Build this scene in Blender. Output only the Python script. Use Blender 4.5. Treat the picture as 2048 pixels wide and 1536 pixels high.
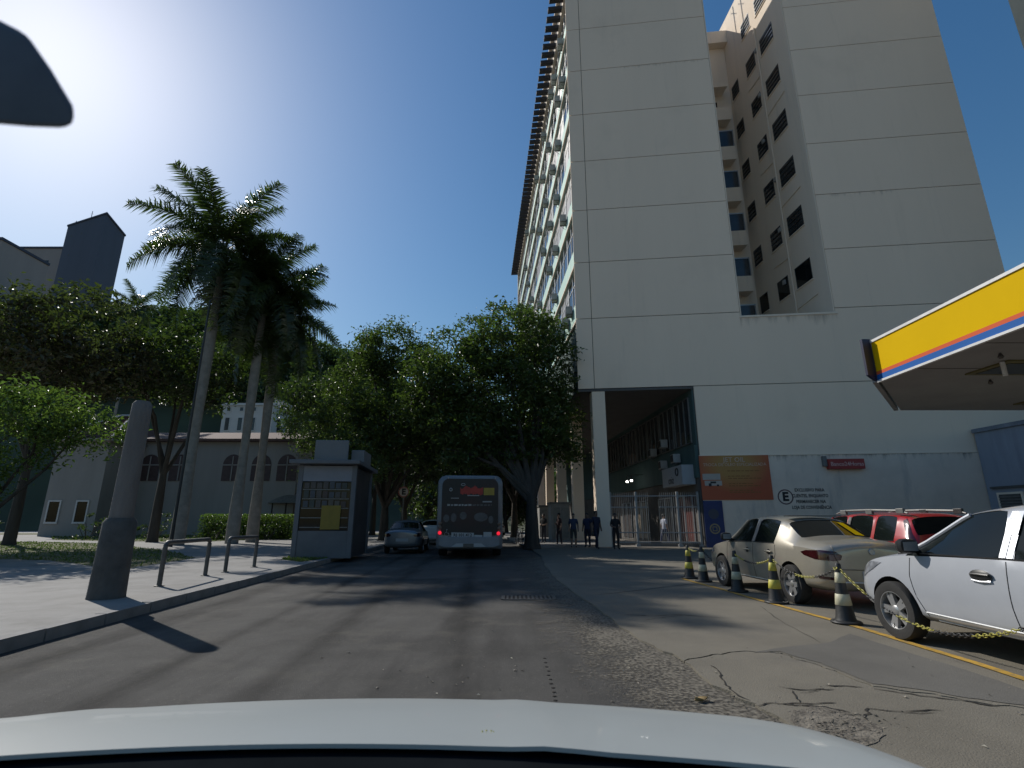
import bpy, bmesh, math, random
import numpy as np
from mathutils import Vector, Matrix
from mathutils.bvhtree import BVHTree

for o in list(bpy.data.objects):
    bpy.data.objects.remove(o)
random.seed(7)
RNG = np.random.default_rng(7)
scene = bpy.context.scene
COL = scene.collection
R = math.radians

# ------------------------------------------------------------------ camera
FPX, PITCH, CAMH = 1033.9, 0.26086, 1.33          # focal length in photo pixels, tilt up, height
cam_d = bpy.data.cameras.new('camera')
cam_d.sensor_width = 36.0
cam_d.lens = 36.0 * FPX / 2048
cam_d.clip_start = 0.02
cam_d.clip_end = 5000
cam = bpy.data.objects.new('camera', cam_d)
cam.location = (0, 0, CAMH)
cam.rotation_euler = (math.pi / 2 + PITCH, 0, 0)
COL.objects.link(cam)
scene.camera = cam
cam_d.dof.use_dof = True
cam_d.dof.focus_distance = 16.0
cam_d.dof.aperture_fstop = 8.0

# ------------------------------------------------------------------ light
SUN_DIR = Vector((-0.897, 0.793, 0.918)).normalized()
SUN_EL = math.asin(SUN_DIR.z)
SUN_AZ = math.atan2(SUN_DIR.x, SUN_DIR.y)
world = bpy.data.worlds.new('World')
scene.world = world
world.use_nodes = True
wn = world.node_tree
sky = wn.nodes.new('ShaderNodeTexSky')
sky.sky_type = 'NISHITA'
sky.sun_disc = False
sky.sun_elevation = SUN_EL
sky.sun_rotation = SUN_AZ
sky.air_density = 1.6
sky.dust_density = 0.8
sky.ozone_density = 6.0
hs = wn.nodes.new('ShaderNodeHueSaturation')
hs.inputs['Saturation'].default_value = 1.2
wn.links.new(sky.outputs[0], hs.inputs['Color'])
wn.links.new(hs.outputs[0], wn.nodes['Background'].inputs[0])
wn.nodes['Background'].inputs[1].default_value = 0.070
sun_d = bpy.data.lights.new('sun', 'SUN')
sun_d.energy = 3.3
sun_d.angle = R(0.53)
sun_d.color = (1.0, 0.95, 0.87)
sun = bpy.data.objects.new('sun', sun_d)
sun.rotation_euler = SUN_DIR.to_track_quat('Z', 'Y').to_euler()
sun.location = (0, 0, 60)
COL.objects.link(sun)
scene.view_settings.view_transform = 'Standard'
scene.view_settings.look = 'None'
scene.view_settings.exposure = 0.28
scene.view_settings.gamma = 1.0
scene.view_settings.use_curve_mapping = False

# ------------------------------------------------------------------ pixel -> place helpers
_F = Vector((0, math.cos(PITCH), math.sin(PITCH)))
_U = Vector((0, -math.sin(PITCH), math.cos(PITCH)))
_C = Vector((0, 0, CAMH))
def ray(x, y):
    return _F + Vector(((x - 1024) / FPX, 0, 0)) + (768 - y) / FPX * _U
def G(x, y, z=0.0):                                 # where a pixel's ray meets the height z
    d = ray(x, y)
    return _C + d * ((z - CAMH) / d.z)
def D(x, y, depth):                                 # a pixel's ray at a given depth along the street
    d = ray(x, y)
    return _C + d * (depth / d.y)

# ------------------------------------------------------------------ materials
MATS = {}
def mat(name, col, rough=0.7, var=0.12, scale=2.0, bump=0.0, bscale=30.0, metal=0.0, coat=0.0,
        spec=0.5, emit=None, streak=False, col2=None, detail=6.0, translucent=0.0, island=0.0):
    if name in MATS:
        return MATS[name]
    m = bpy.data.materials.new(name)
    m.use_nodes = True
    nt = m.node_tree; N = nt.nodes; L = nt.links
    p = N['Principled BSDF']
    p.inputs['Roughness'].default_value = rough
    p.inputs['Metallic'].default_value = metal
    p.inputs['Specular IOR Level'].default_value = spec
    if coat:
        p.inputs['Coat Weight'].default_value = coat
        p.inputs['Coat Roughness'].default_value = 0.04
    c = Vector(col)
    lo = [max(0.0, v * (1 - var)) for v in c]
    hi = [min(1.0, v * (1 + var)) for v in c]
    if col2:
        hi = list(col2)
    tc = N.new('ShaderNodeTexCoord')
    mp = N.new('ShaderNodeMapping')
    L.new(tc.outputs['Object'], mp.inputs[0])
    if streak:
        mp.inputs['Scale'].default_value = (1, 1, 0.12)
    nz = N.new('ShaderNodeTexNoise')
    nz.inputs['Scale'].default_value = scale
    nz.inputs['Detail'].default_value = detail
    nz.inputs['Roughness'].default_value = 0.62
    L.new(mp.outputs[0], nz.inputs['Vector'])
    rp = N.new('ShaderNodeValToRGB')
    rp.color_ramp.elements[0].position = 0.32
    rp.color_ramp.elements[1].position = 0.70
    rp.color_ramp.elements[0].color = (*lo, 1)
    rp.color_ramp.elements[1].color = (*hi, 1)
    L.new(nz.outputs['Fac'], rp.inputs[0])
    out = rp.outputs[0]
    if island:
        g = N.new('ShaderNodeNewGeometry')
        hs = N.new('ShaderNodeHueSaturation')
        mr = N.new('ShaderNodeMapRange')
        mr.inputs['To Min'].default_value = 1 - island
        mr.inputs['To Max'].default_value = 1 + island
        L.new(g.outputs['Random Per Island'], mr.inputs[0])
        L.new(mr.outputs[0], hs.inputs['Value'])
        mh = N.new('ShaderNodeMapRange')
        mh.inputs['To Min'].default_value = 0.47
        mh.inputs['To Max'].default_value = 0.52
        L.new(g.outputs['Random Per Island'], mh.inputs[0])
        L.new(mh.outputs[0], hs.inputs['Hue'])
        L.new(out, hs.inputs['Color'])
        out = hs.outputs[0]
    L.new(out, p.inputs['Base Color'])
    if bump:
        nb = N.new('ShaderNodeTexNoise')
        nb.inputs['Scale'].default_value = bscale
        nb.inputs['Detail'].default_value = 5
        L.new(tc.outputs['Object'], nb.inputs['Vector'])
        b = N.new('ShaderNodeBump')
        b.inputs['Strength'].default_value = bump
        b.inputs['Distance'].default_value = 0.02
        L.new(nb.outputs['Fac'], b.inputs['Height'])
        L.new(b.outputs[0], p.inputs['Normal'])
    if emit:
        p.inputs['Emission Color'].default_value = (*emit[0], 1)
        p.inputs['Emission Strength'].default_value = emit[1]
    if translucent:
        tr = N.new('ShaderNodeBsdfTranslucent')
        mixc = N.new('ShaderNodeMix'); mixc.data_type = 'RGBA'
        mixc.inputs[0].default_value = 0.5
        L.new(out, mixc.inputs[6])
        mixc.inputs[7].default_value = (0.16, 0.30, 0.03, 1)
        L.new(mixc.outputs[2], tr.inputs[0])
        mx = N.new('ShaderNodeMixShader')
        mx.inputs[0].default_value = translucent
        L.new(p.outputs[0], mx.inputs[1]); L.new(tr.outputs[0], mx.inputs[2])
        L.new(mx.outputs[0], N['Material Output'].inputs[0])
    MATS[name] = m
    return m

def tex_layer(m, colour, scale, lo, hi, kind='noise', stretch=None, fac=1.0, seed=0.0):
    """mix a second colour into a material where a noise is high: patches, stains, dirt"""
    nt = m.node_tree; N = nt.nodes; L = nt.links
    p = N['Principled BSDF']
    src = p.inputs['Base Color'].links[0].from_socket
    tc = N.new('ShaderNodeTexCoord'); mp = N.new('ShaderNodeMapping')
    mp.inputs['Location'].default_value = (seed, seed * 0.7, seed * 0.3)
    if stretch: mp.inputs['Scale'].default_value = stretch
    L.new(tc.outputs['Object'], mp.inputs[0])
    if kind == 'noise':
        t = N.new('ShaderNodeTexNoise'); t.inputs['Detail'].default_value = 7
        t.inputs['Roughness'].default_value = 0.65
        o = t.outputs['Fac']
    else:
        t = N.new('ShaderNodeTexVoronoi'); o = t.outputs['Distance']
    t.inputs['Scale'].default_value = scale
    L.new(mp.outputs[0], t.inputs['Vector'])
    mr = N.new('ShaderNodeMapRange')
    mr.inputs['From Min'].default_value = lo; mr.inputs['From Max'].default_value = hi
    mr.inputs['To Max'].default_value = fac
    L.new(o, mr.inputs[0])
    mx = N.new('ShaderNodeMix'); mx.data_type = 'RGBA'
    L.new(mr.outputs[0], mx.inputs[0]); L.new(src, mx.inputs[6])
    mx.inputs[7].default_value = (*colour, 1)
    L.new(mx.outputs[2], p.inputs['Base Color'])
    return m

asphalt = mat('asphalt', (0.082, 0.078, 0.072), 0.9, 0.3, 0.7, 0.8, 120, spec=.3)
tex_layer(asphalt, (0.20, 0.185, 0.16), 36, 0.58, 0.68, fac=0.6)
tex_layer(asphalt, (0.036, 0.034, 0.032), 0.9, 0.50, 0.70, fac=0.7, seed=3, stretch=(1.6, 0.25, 1))
tex_layer(asphalt, (0.13, 0.12, 0.10), 1.6, 0.55, 0.75, fac=0.6, seed=9)
concrete = mat('apron_concrete', (0.162, 0.145, 0.113), 0.85, 0.16, 0.9, 0.4, 90)
tex_layer(concrete, (0.075, 0.072, 0.068), 0.7, 0.55, 0.75, fac=0.6, seed=5)
tex_layer(concrete, (0.23, 0.21, 0.17), 30, 0.58, 0.72, fac=0.5, seed=2)
rubble_m = mat('worn_aggregate', (0.17, 0.15, 0.12), 0.95, 0.45, 9, 1.0, 45)
tex_layer(rubble_m, (0.06, 0.05, 0.04), 14, 0.52, 0.62, fac=0.8)
crack_m = mat('crack_dirt', (0.022, 0.019, 0.016), 0.95, 0.4, 12, 0.5, 60)
paving_m = mat('pavement_stone', (0.30, 0.29, 0.275), 0.85, 0.18, 1.2, 0.4, 60)
tex_layer(paving_m, (0.15, 0.143, 0.13), 1.1, 0.48, 0.70, fac=0.75, seed=4)
tex_layer(paving_m, (0.42, 0.40, 0.37), 24, 0.58, 0.70, fac=0.4, seed=14)
tex_layer(paving_m, (0.12, 0.115, 0.11), 9, 0.0, 0.035, kind='vor', fac=0.4)
kerb_m = mat('kerb_stone', (0.20, 0.195, 0.19), 0.85, 0.2, 3, 0.4, 50)
lawn_m = mat('lawn_soil', (0.085, 0.10, 0.035), 0.95, 0.35, 1.4, 0.6, 40, col2=(0.15, 0.135, 0.06))
grass_m = mat('grass_blade', (0.10, 0.13, 0.035), 0.7, 0.2, 2, island=0.4, translucent=0.3)
earth_m = mat('earth', (0.2, 0.18, 0.155), 0.95, 0.3, 0.3, 0.3, 8)
yellow_line = mat('road_paint_yellow', (0.44, 0.26, 0.035), 0.85, 0.3, 6, 0.2, 60)
tex_layer(yellow_line, (0.17, 0.14, 0.085), 9, 0.50, 0.66, fac=0.8)
wall_m = mat('render_wall', (0.86, 0.70, 0.55), 0.9, 0.03, 0.35, 0.18, 120, streak=True)
tex_layer(wall_m, (0.60, 0.49, 0.38), 0.8, 0.60, 0.80, fac=0.3, stretch=(1, 1, 0.10), seed=2)
tex_layer(wall_m, (0.60, 0.49, 0.38), 0.22, 0.57, 0.75, fac=0.25, seed=8)
tex_layer(wall_m, (0.50, 0.41, 0.32), 2.4, 0.62, 0.78, fac=0.2, stretch=(1, 1, 0.045), seed=11)
wall2_m = mat('render_wall_light', (0.80, 0.68, 0.55), 0.9, 0.06, 0.5, 0.15, 120, streak=True)
tex_layer(wall2_m, (0.33, 0.33, 0.34), 0.9, 0.58, 0.80, fac=0.5, stretch=(1, 1, 0.10), seed=6)
core_m = mat('dark_joint_core', (0.10, 0.095, 0.09), 0.95, 0.2, 2)  # plain dark tone of the cores behind open joints, also for seams
mint_m = mat('mint_paint', (0.42, 0.60, 0.53), 0.75, 0.08, 1, 0.1, 60, streak=True)
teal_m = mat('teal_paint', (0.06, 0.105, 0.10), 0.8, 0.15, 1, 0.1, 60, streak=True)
white_paint = mat('white_paint', (0.74, 0.73, 0.70), 0.6, 0.06, 2, 0.1, 60)
white_metal = mat('white_enamel', (0.66, 0.66, 0.65), 0.45, 0.08, 4)
dark_glass = mat('dark_glass', (0.008, 0.011, 0.011), 0.04, 0.2, 1, spec=0.3)
window_glass = mat('window_glass', (0.035, 0.042, 0.048), 0.08, 0.4, 0.7, spec=0.6)
alu_m = mat('aluminium', (0.42, 0.43, 0.44), 0.4, 0.1, 6, metal=0.7)
dark_alu = mat('dark_frame', (0.05, 0.05, 0.052), 0.5, 0.15, 6)
ac_m = mat('ac_casing', (0.33, 0.33, 0.32), 0.55, 0.18, 4, 0.1, 30)
ac_dark = mat('ac_grille', (0.03, 0.03, 0.032), 0.6, 0.2, 20)
fin_m = mat('eave_concrete', (0.05, 0.05, 0.055), 0.9, 0.15, 2, 0.2, 40)
bark_m = mat('bark', (0.055, 0.045, 0.036), 0.95, 0.35, 5, 0.9, 18, streak=True)
palm_bark = mat('palm_trunk', (0.24, 0.215, 0.185), 0.9, 0.22, 3, 0.4, 20)
shaft_m = mat('palm_crownshaft', (0.08, 0.11, 0.035), 0.6, 0.2, 3)
leaf_m = mat('leaf_street_tree', (0.058, 0.080, 0.024), 0.45, 0.25, 0.5, island=0.45, translucent=0.34)
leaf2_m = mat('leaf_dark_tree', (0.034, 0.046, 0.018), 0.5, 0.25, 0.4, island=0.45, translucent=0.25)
leaf3_m = mat('leaf_bright_bush', (0.085, 0.13, 0.028), 0.42, 0.25, 0.6, island=0.4, translucent=0.4)
leaf4_m = mat('leaf_reddish_tree', (0.075, 0.062, 0.034), 0.5, 0.3, 0.5, island=0.45, translucent=0.25)
frond_m = mat('palm_frond', (0.036, 0.05, 0.018), 0.36, 0.25, 0.8, island=0.4, translucent=0.25)
forest_m = mat('leaf_forest', (0.05, 0.075, 0.028), 0.6, 0.3, 0.08, island=0.5, translucent=0.25)
black_pl = mat('black_plastic', (0.018, 0.018, 0.019), 0.45, 0.2, 10)
rubber_m = mat('tyre_rubber', (0.022, 0.021, 0.02), 0.8, 0.2, 8, 0.2, 60)
grey_metal = mat('grey_metal', (0.16, 0.16, 0.155), 0.5, 0.2, 5, metal=0.3)
steel_dark = mat('weathered_steel', (0.11, 0.105, 0.10), 0.55, 0.25, 7, metal=0.4)
white_txt = mat('white_lettering', (0.72, 0.70, 0.66), 0.6, 0.05, 3)
black_txt = mat('black_lettering', (0.02, 0.02, 0.022), 0.6, 0.1, 3)
brick_white = mat('painted_brick', (0.78, 0.65, 0.53), 0.85, 0.08, 0.8, 0.0)
def _brick(m):
    nt = m.node_tree; N = nt.nodes; L = nt.links
    tc = N.new('ShaderNodeTexCoord'); mp = N.new('ShaderNodeMapping')
    mp.inputs['Rotation'].default_value = (R(90), 0, 0)
    L.new(tc.outputs['Object'], mp.inputs[0])
    b = N.new('ShaderNodeTexBrick'); b.inputs['Scale'].default_value = 3.0
    b.inputs['Mortar Size'].default_value = 0.012
    L.new(mp.outputs[0], b.inputs['Vector'])
    bp = N.new('ShaderNodeBump'); bp.inputs['Strength'].default_value = 0.35
    bp.inputs['Distance'].default_value = 0.01; bp.invert = True
    L.new(b.outputs['Fac'], bp.inputs['Height'])
    L.new(bp.outputs[0], N['Principled BSDF'].inputs['Normal'])
_brick(brick_white)
tex_layer(brick_white, (0.26, 0.25, 0.25), 1.2, 0.57, 0.78, fac=0.55, stretch=(1, 1, 0.2), seed=3)

# ------------------------------------------------------------------ mesh builder
class MB:
    def __init__(self, off=None, fn=None):
        self.v = []; self.f = []; self.mi = []; self.sm = []
        self.off = Vector(off) if off is not None else Vector((0, 0, 0))
        self.fn = fn; self.cur = 0; self.smooth = False
    def _add(self, vs, fs):
        b = len(self.v)
        for q in vs:
            q = self.fn(*q) if self.fn else Vector(q)
            self.v.append(q - self.off)
        for f in fs:
            self.f.append([b + i for i in f]); self.mi.append(self.cur); self.sm.append(self.smooth)
        return self
    def box(self, x0, x1, y0, y1, z0, z1):
        vs = [(x, y, z) for z in (z0, z1) for y in (y0, y1) for x in (x0, x1)]
        return self._add(vs, [(0, 2, 3, 1), (4, 5, 7, 6), (0, 1, 5, 4), (2, 6, 7, 3), (0, 4, 6, 2), (1, 3, 7, 5)])
    def cbox(self, c, s):
        return self.box(c[0]-s[0]/2, c[0]+s[0]/2, c[1]-s[1]/2, c[1]+s[1]/2, c[2]-s[2]/2, c[2]+s[2]/2)
    def quad(self, a, b, c, d):
        return self._add([a, b, c, d], [(0, 1, 2, 3)])
    def poly(self, pts):
        return self._add(pts, [tuple(range(len(pts)))])
    def prism(self, pts, z0, z1):                    # extruded outline in the ground plane
        n = len(pts)
        vs = [(p[0], p[1], z0) for p in pts] + [(p[0], p[1], z1) for p in pts]
        fs = [tuple(range(n - 1, -1, -1)), tuple(range(n, 2 * n))]
        fs += [(i, (i + 1) % n, n + (i + 1) % n, n + i) for i in range(n)]
        return self._add(vs, fs)
    def slab(self, pts, nrm, t):                     # planar outline in space given thickness along nrm
        n = len(pts); nrm = Vector(nrm) * t
        vs = [Vector(p) for p in pts] + [Vector(p) + nrm for p in pts]
        fs = [tuple(range(n - 1, -1, -1)), tuple(range(n, 2 * n))]
        fs += [(i, (i + 1) % n, n + (i + 1) % n, n + i) for i in range(n)]
        return self._add(vs, fs)
    def tube(self, pts, r, n=8, cap=True):
        pts = [Vector(p) for p in pts]
        rs = r if isinstance(r, (list, tuple)) else [r] * len(pts)
        vs = []; fs = []
        up = Vector((0, 0, 1))
        for i, p in enumerate(pts):
            t = (pts[min(i + 1, len(pts) - 1)] - pts[max(i - 1, 0)]).normalized()
            u = up if abs(t.z) < 0.95 else Vector((1, 0, 0))
            a = t.cross(u).normalized(); b = a.cross(t).normalized()
            for k in range(n):
                w = 2 * math.pi * k / n
                vs.append(p + (a * math.cos(w) + b * math.sin(w)) * rs[i])
        for i in range(len(pts) - 1):
            for k in range(n):
                fs.append((i*n + k, (i+1)*n + k, (i+1)*n + (k+1) % n, i*n + (k+1) % n))
        if cap:
            fs.append(tuple(range(n)))
            fs.append(tuple(range(len(pts)*n - 1, (len(pts)-1)*n - 1, -1)))
        s = self.smooth; self.smooth = True
        self._add(vs, fs); self.smooth = s
        return self
    def lathe(self, prof, n=16, c=(0, 0, 0), axis='z', cap=True):
        vs = []; fs = []
        for r, h in prof:
            for k in range(n):
                w = 2 * math.pi * k / n
                x, y = r * math.cos(w), r * math.sin(w)
                q = {'z': (x, y, h), 'y': (x, h, y), 'x': (h, x, y)}[axis]
                vs.append((q[0]+c[0], q[1]+c[1], q[2]+c[2]))
        for i in range(len(prof) - 1):
            for k in range(n):
                fs.append((i*n + k, i*n + (k+1) % n, (i+1)*n + (k+1) % n, (i+1)*n + k))
        if cap:
            fs.append(tuple(range(n - 1, -1, -1)))
            fs.append(tuple(range((len(prof)-1)*n, len(prof)*n)))
        s = self.smooth; self.smooth = True
        self._add(vs, fs); self.smooth = s
        return self
    def mesh(self, name, mats):
        me = bpy.data.meshes.new(name)
        me.from_pydata([tuple(q) for q in self.v], [], self.f)
        for m in (mats if isinstance(mats, (list, tuple)) else [mats]):
            me.materials.append(m)
        me.polygons.foreach_set('material_index', self.mi)
        me.polygons.foreach_set('use_smooth', self.sm)
        bm = bmesh.new(); bm.from_mesh(me)
        bmesh.ops.recalc_face_normals(bm, faces=bm.faces)
        bm.to_mesh(me); bm.free()
        return me
    def build(self, name, mats, parent=None, bevel=0.0, sharp=True):
        me = self.mesh(name, mats)
        o = bpy.data.objects.new(name, me)
        COL.objects.link(o)
        if parent: o.parent = parent
        if any(self.sm) and sharp:
            try: me.set_sharp_from_angle(angle=R(40))
            except Exception: pass
        if bevel:
            b = o.modifiers.new('bevel', 'BEVEL'); b.width = bevel; b.segments = 2; b.limit_method = 'ANGLE'
        return o

def tag(o, label, cat, group=None):
    o['label'] = label; o['category'] = cat
    if group: o['group'] = group
    return o
def struct(o):
    o['kind'] = 'structure'; return o
def stuff(o, label=None, cat=None):
    o['kind'] = 'stuff'
    if label: o['label'] = label
    if cat: o['category'] = cat
    return o
def thing(name, label, cat, loc=(0, 0, 0), rz=0.0, group=None):
    o = bpy.data.objects.new(name, None)
    o.empty_display_size = 0.2
    o.location = loc; o.rotation_euler = (0, 0, rz)
    COL.objects.link(o)
    return tag(o, label, cat, group)
def inst(name, me, parent=None, loc=(0, 0, 0), rot=(0, 0, 0), scale=(1, 1, 1)):
    o = bpy.data.objects.new(name, me)
    o.location = loc; o.rotation_euler = rot; o.scale = scale
    COL.objects.link(o)
    if parent: o.parent = parent
    return o
def copy_tree(o, parent=None):
    c = o.copy(); COL.objects.link(c); c.parent = parent
    for ch in list(o.children): copy_tree(ch, c)
    return c
def text_mesh(body, size, m, ext=0.003, align='CENTER', sx=1.0, bold=0.0):
    cu = bpy.data.curves.new('lettering', 'FONT')
    cu.body = body; cu.size = size; cu.extrude = ext; cu.align_x = align; cu.align_y = 'CENTER'
    cu.offset = bold; cu.resolution_u = 2
    o = bpy.data.objects.new('lettering', cu); COL.objects.link(o)
    dg = bpy.context.evaluated_depsgraph_get()
    me = bpy.data.meshes.new_from_object(o.evaluated_get(dg))
    bpy.data.objects.remove(o); bpy.data.curves.remove(cu)
    me.materials.clear(); me.materials.append(m)
    if sx != 1.0: me.transform(Matrix.Diagonal((sx, 1, 1, 1)))
    return me
def place_text(body, size, m, o, ex, ez, parent, ext=0.003, align='CENTER', sx=1.0, bold=0.0, name='lettering'):
    """lettering whose line runs along ex and whose height runs along ez, at point o (parent space)"""
    me = text_mesh(body, size, m, ext, align, sx, bold)
    ex = Vector(ex).normalized(); ez = Vector(ez).normalized(); n = ex.cross(ez)
    mt = Matrix(((ex.x, ez.x, n.x, o[0]), (ex.y, ez.y, n.y, o[1]), (ex.z, ez.z, n.z, o[2]), (0, 0, 0, 1)))
    me.transform(mt)
    ob = bpy.data.objects.new(name, me); COL.objects.link(ob)
    ob.parent = parent
    return ob
# ================================================================== GROUND
BH = -0.06586                                        # heading of the street, radians from +Y
EA = Vector((math.cos(0.11572), -math.sin(0.11572), 0))   # along the end wall, to the right
EB = Vector((math.sin(BH), math.cos(BH), 0))              # along the street, away
def kerb_l(y): return -4.95 - 0.066 * y
def kerb_r(y): return 2.5 - 0.066 * y
m = MB(); m.box(-900, 900, -300, 1500, -0.6, -0.03)
struct(m.build('ground', earth_m))
m = MB(); m.poly([(kerb_l(-20), -20, 0), (20, -20, 0), (20, 26, 0), (kerb_r(26), 26, 0), (kerb_r(150), 150, 0), (kerb_l(150), 150, 0)])
struct(m.build('road', asphalt))
# worn patch strips on the road
pm = mat('asphalt_patch', (0.055, 0.052, 0.048), 0.8, 0.2, 1.5, 0.5, 150)
tex_layer(pm, (0.08, 0.076, 0.07), 60, 0.60, 0.72, fac=0.5)
def ragged(pts, amp, n=6, closed=True):
    out = []
    k = len(pts)
    for i in range(k if closed else k - 1):
        a = Vector(pts[i]); b = Vector(pts[(i + 1) % k])
        nn = max(1, int((b - a).length / max(0.05, (b - a).length / n)))
        for j in range(nn):
            t = j / nn
            p = a.lerp(b, t)
            if j: p = p + Vector((random.uniform(-amp, amp), random.uniform(-amp, amp), 0))
            out.append(p)
    if not closed: out.append(Vector(pts[-1]))
    return out
def gp(px, z): return [G(x, y, z) for x, y in px]
road = bpy.data.objects['road']
def sheet(name, pts, z, m_, parent=None):
    b = MB(); b.poly([(p.x, p.y, z) for p in pts]); return b.build(name, m_, parent)
sheet('asphalt_patch', ragged([(-2.6, 13.2, 0), (0.6, 13.6, 0), (0.7, 16.2, 0), (-2.5, 15.9, 0)], 0.06), 0.004, pm, road)

# --- broken concrete apron on the right, laid as slabs with open joints
edge_px = [(1560, 1440), (1490, 1402), (1430, 1370), (1372, 1322), (1300, 1290), (1232, 1246), (1178, 1206), (1130, 1170), (1105, 1150), (1088, 1128), (1082, 1112)]
edge = [Vector((2.25, 0.3, 0)), Vector((2.0, 2.2, 0))] + gp(edge_px, 0.03)
ed = []
for i in range(len(edge) - 1):
    for j in range(5):
        p = edge[i].lerp(edge[i + 1], j / 5)
        ed.append(p + Vector((random.uniform(-.035, .035), random.uniform(-.03, .03), 0)) if (i or j) else p)
ed.append(edge[-1])
c1_px = [(1420, 1311), (1450, 1307), (1490, 1302), (1530, 1303), (1570, 1309), (1602, 1321), (1640, 1331), (1700, 1355), (1745, 1373), (1850, 1386), (1930, 1401), (2048, 1416)]
c1 = gp(c1_px, 0.03)
jn = min(range(len(ed)), key=lambda i: (ed[i] - G(1390, 1322, 0.03)).length)
c1f = []
full = [ed[jn]] + c1 + [Vector((9, 3.6, 0)), Vector((24, 3.2, 0))]
for i in range(len(full) - 1):
    for j in range(4):
        p = full[i].lerp(full[i + 1], j / 4)
        c1f.append(p + (Vector((random.uniform(-.02, .02), random.uniform(-.03, .03), 0)) if j else Vector((0, 0, 0))))
c1f.append(full[-1])
up_poly = c1f + [Vector((24, 27.0, 0)), Vector((10.6, 28.55, 0)), Vector((3.0, 29.6, 0)), Vector((0.95, 27.2, 0))] + ed[:jn:-1]
lo_poly = ed[:jn + 1] + c1f[1:] + [Vector((24, 0.3, 0))]
def inset(poly, d):
    n = len(poly); out = []
    A = sum(poly[i].x * poly[(i+1) % n].y - poly[(i+1) % n].x * poly[i].y for i in range(n))
    s = 1 if A > 0 else -1
    for i in range(n):
        t = (poly[(i+1) % n] - poly[i-1]); t.z = 0
        if t.length < 1e-6: out.append(poly[i]); continue
        t.normalize()
        out.append(poly[i] + Vector((-t.y, t.x, 0)) * d * s)
    return out
apron_base = sheet('forecourt', [q + Vector((.09, 0, 0)) for q in edge] + [Vector((1.05, 27.2, 0)), Vector((3.0, 29.5, 0)), Vector((10.6, 28.45, 0)), Vector((24, 26.9, 0)), Vector((24, 0.4, 0))], 0.005, crack_m)
struct(apron_base)
SLABZ = 0.03
for nm, po in (('concrete_slab', up_poly), ('concrete_slab', lo_poly)):
    po = inset(po, 0.014)
    b = MB(); b.prism([(p.x, p.y) for p in po], 0.0, SLABZ)
    o = b.build(nm, concrete, apron_base)
    bm = bmesh.new(); bm.from_mesh(o.data); bmesh.ops.triangulate(bm, faces=[f for f in bm.faces if len(f.verts) > 4]); bm.to_mesh(o.data); bm.free()
# grey repair skin, aggregate patch and dirt-filled cracks
rep_m = mat('grey_repair_mortar', (0.115, 0.107, 0.092), 0.85, 0.14, 1.0, 0.35, 100)
tex_layer(rep_m, (0.2, 0.19, 0.17), 40, 0.6, 0.72, fac=0.4)
sheet('repair_patch', ragged(gp([(1505, 1306), (1560, 1296), (1660, 1285), (1700, 1268), (1800, 1300), (1930, 1340), (2048, 1380), (2120, 1400), (2120, 1425), (2048, 1411), (1930, 1396), (1850, 1381), (1745, 1368), (1700, 1350), (1640, 1326), (1600, 1316), (1560, 1303)], SLABZ), 0.012, 4), SLABZ + 0.004, rep_m, apron_base)
rub = gp([(1575, 1425), (1640, 1412), (1700, 1428), (1755, 1450), (1772, 1470), (1740, 1490), (1660, 1500), (1600, 1470)], SLABZ)
sheet('worn_patch', ragged(rub, 0.02, 5), SLABZ + 0.004, rubble_m, apron_base)
b = MB()
for k in range(260):                                   # loose stones in the worn hollow
    c = G(random.gauss(1670, 48), random.gauss(1455, 17), SLABZ)
    s = random.uniform(0.006, 0.02)
    q = [Vector((random.uniform(-1, 1), random.uniform(-1, 1), random.uniform(-.2, .8))) * s for _ in range(4)]
    b._add([c + v for v in q], [(0, 1, 2), (0, 2, 3), (0, 3, 1), (1, 3, 2)])
for k in range(240):
    p = random.choice(ed[4:34]) if random.random() < .7 else random.choice(c1f[:30])
    c = Vector((p.x + random.gauss(0, .07), p.y + random.gauss(0, .07), 0.02)); s = random.uniform(0.005, 0.018)
    q = [Vector((random.uniform(-1, 1), random.uniform(-1, 1), random.uniform(-.2, .8))) * s for _ in range(4)]
    b._add([c + v for v in q], [(0, 1, 2), (0, 2, 3), (0, 3, 1), (1, 3, 2)])
o = b.build('loose_stones', rubble_m, apron_base); o['kind'] = 'stuff'
def crack(px, w, z=SLABZ + 0.005):
    pts = ragged(gp(px, z), 0.018, 5, False)
    n = len(pts); L_ = []; R_ = []
    for i, p in enumerate(pts):
        t = pts[min(i+1, n-1)] - pts[max(i-1, 0)]; t.normalize()
        nn = Vector((-t.y, t.x, 0)); ww = w * (0.35 + 0.9 * random.random()) * (0.25 if i in (0, n-1) else 1)
        L_.append(p + nn * ww); R_.append(p - nn * ww)
    b = MB()
    for i in range(n - 1): b.quad(L_[i], L_[i+1], R_[i+1], R_[i])
    return b.build('crack', crack_m, apron_base)
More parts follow.
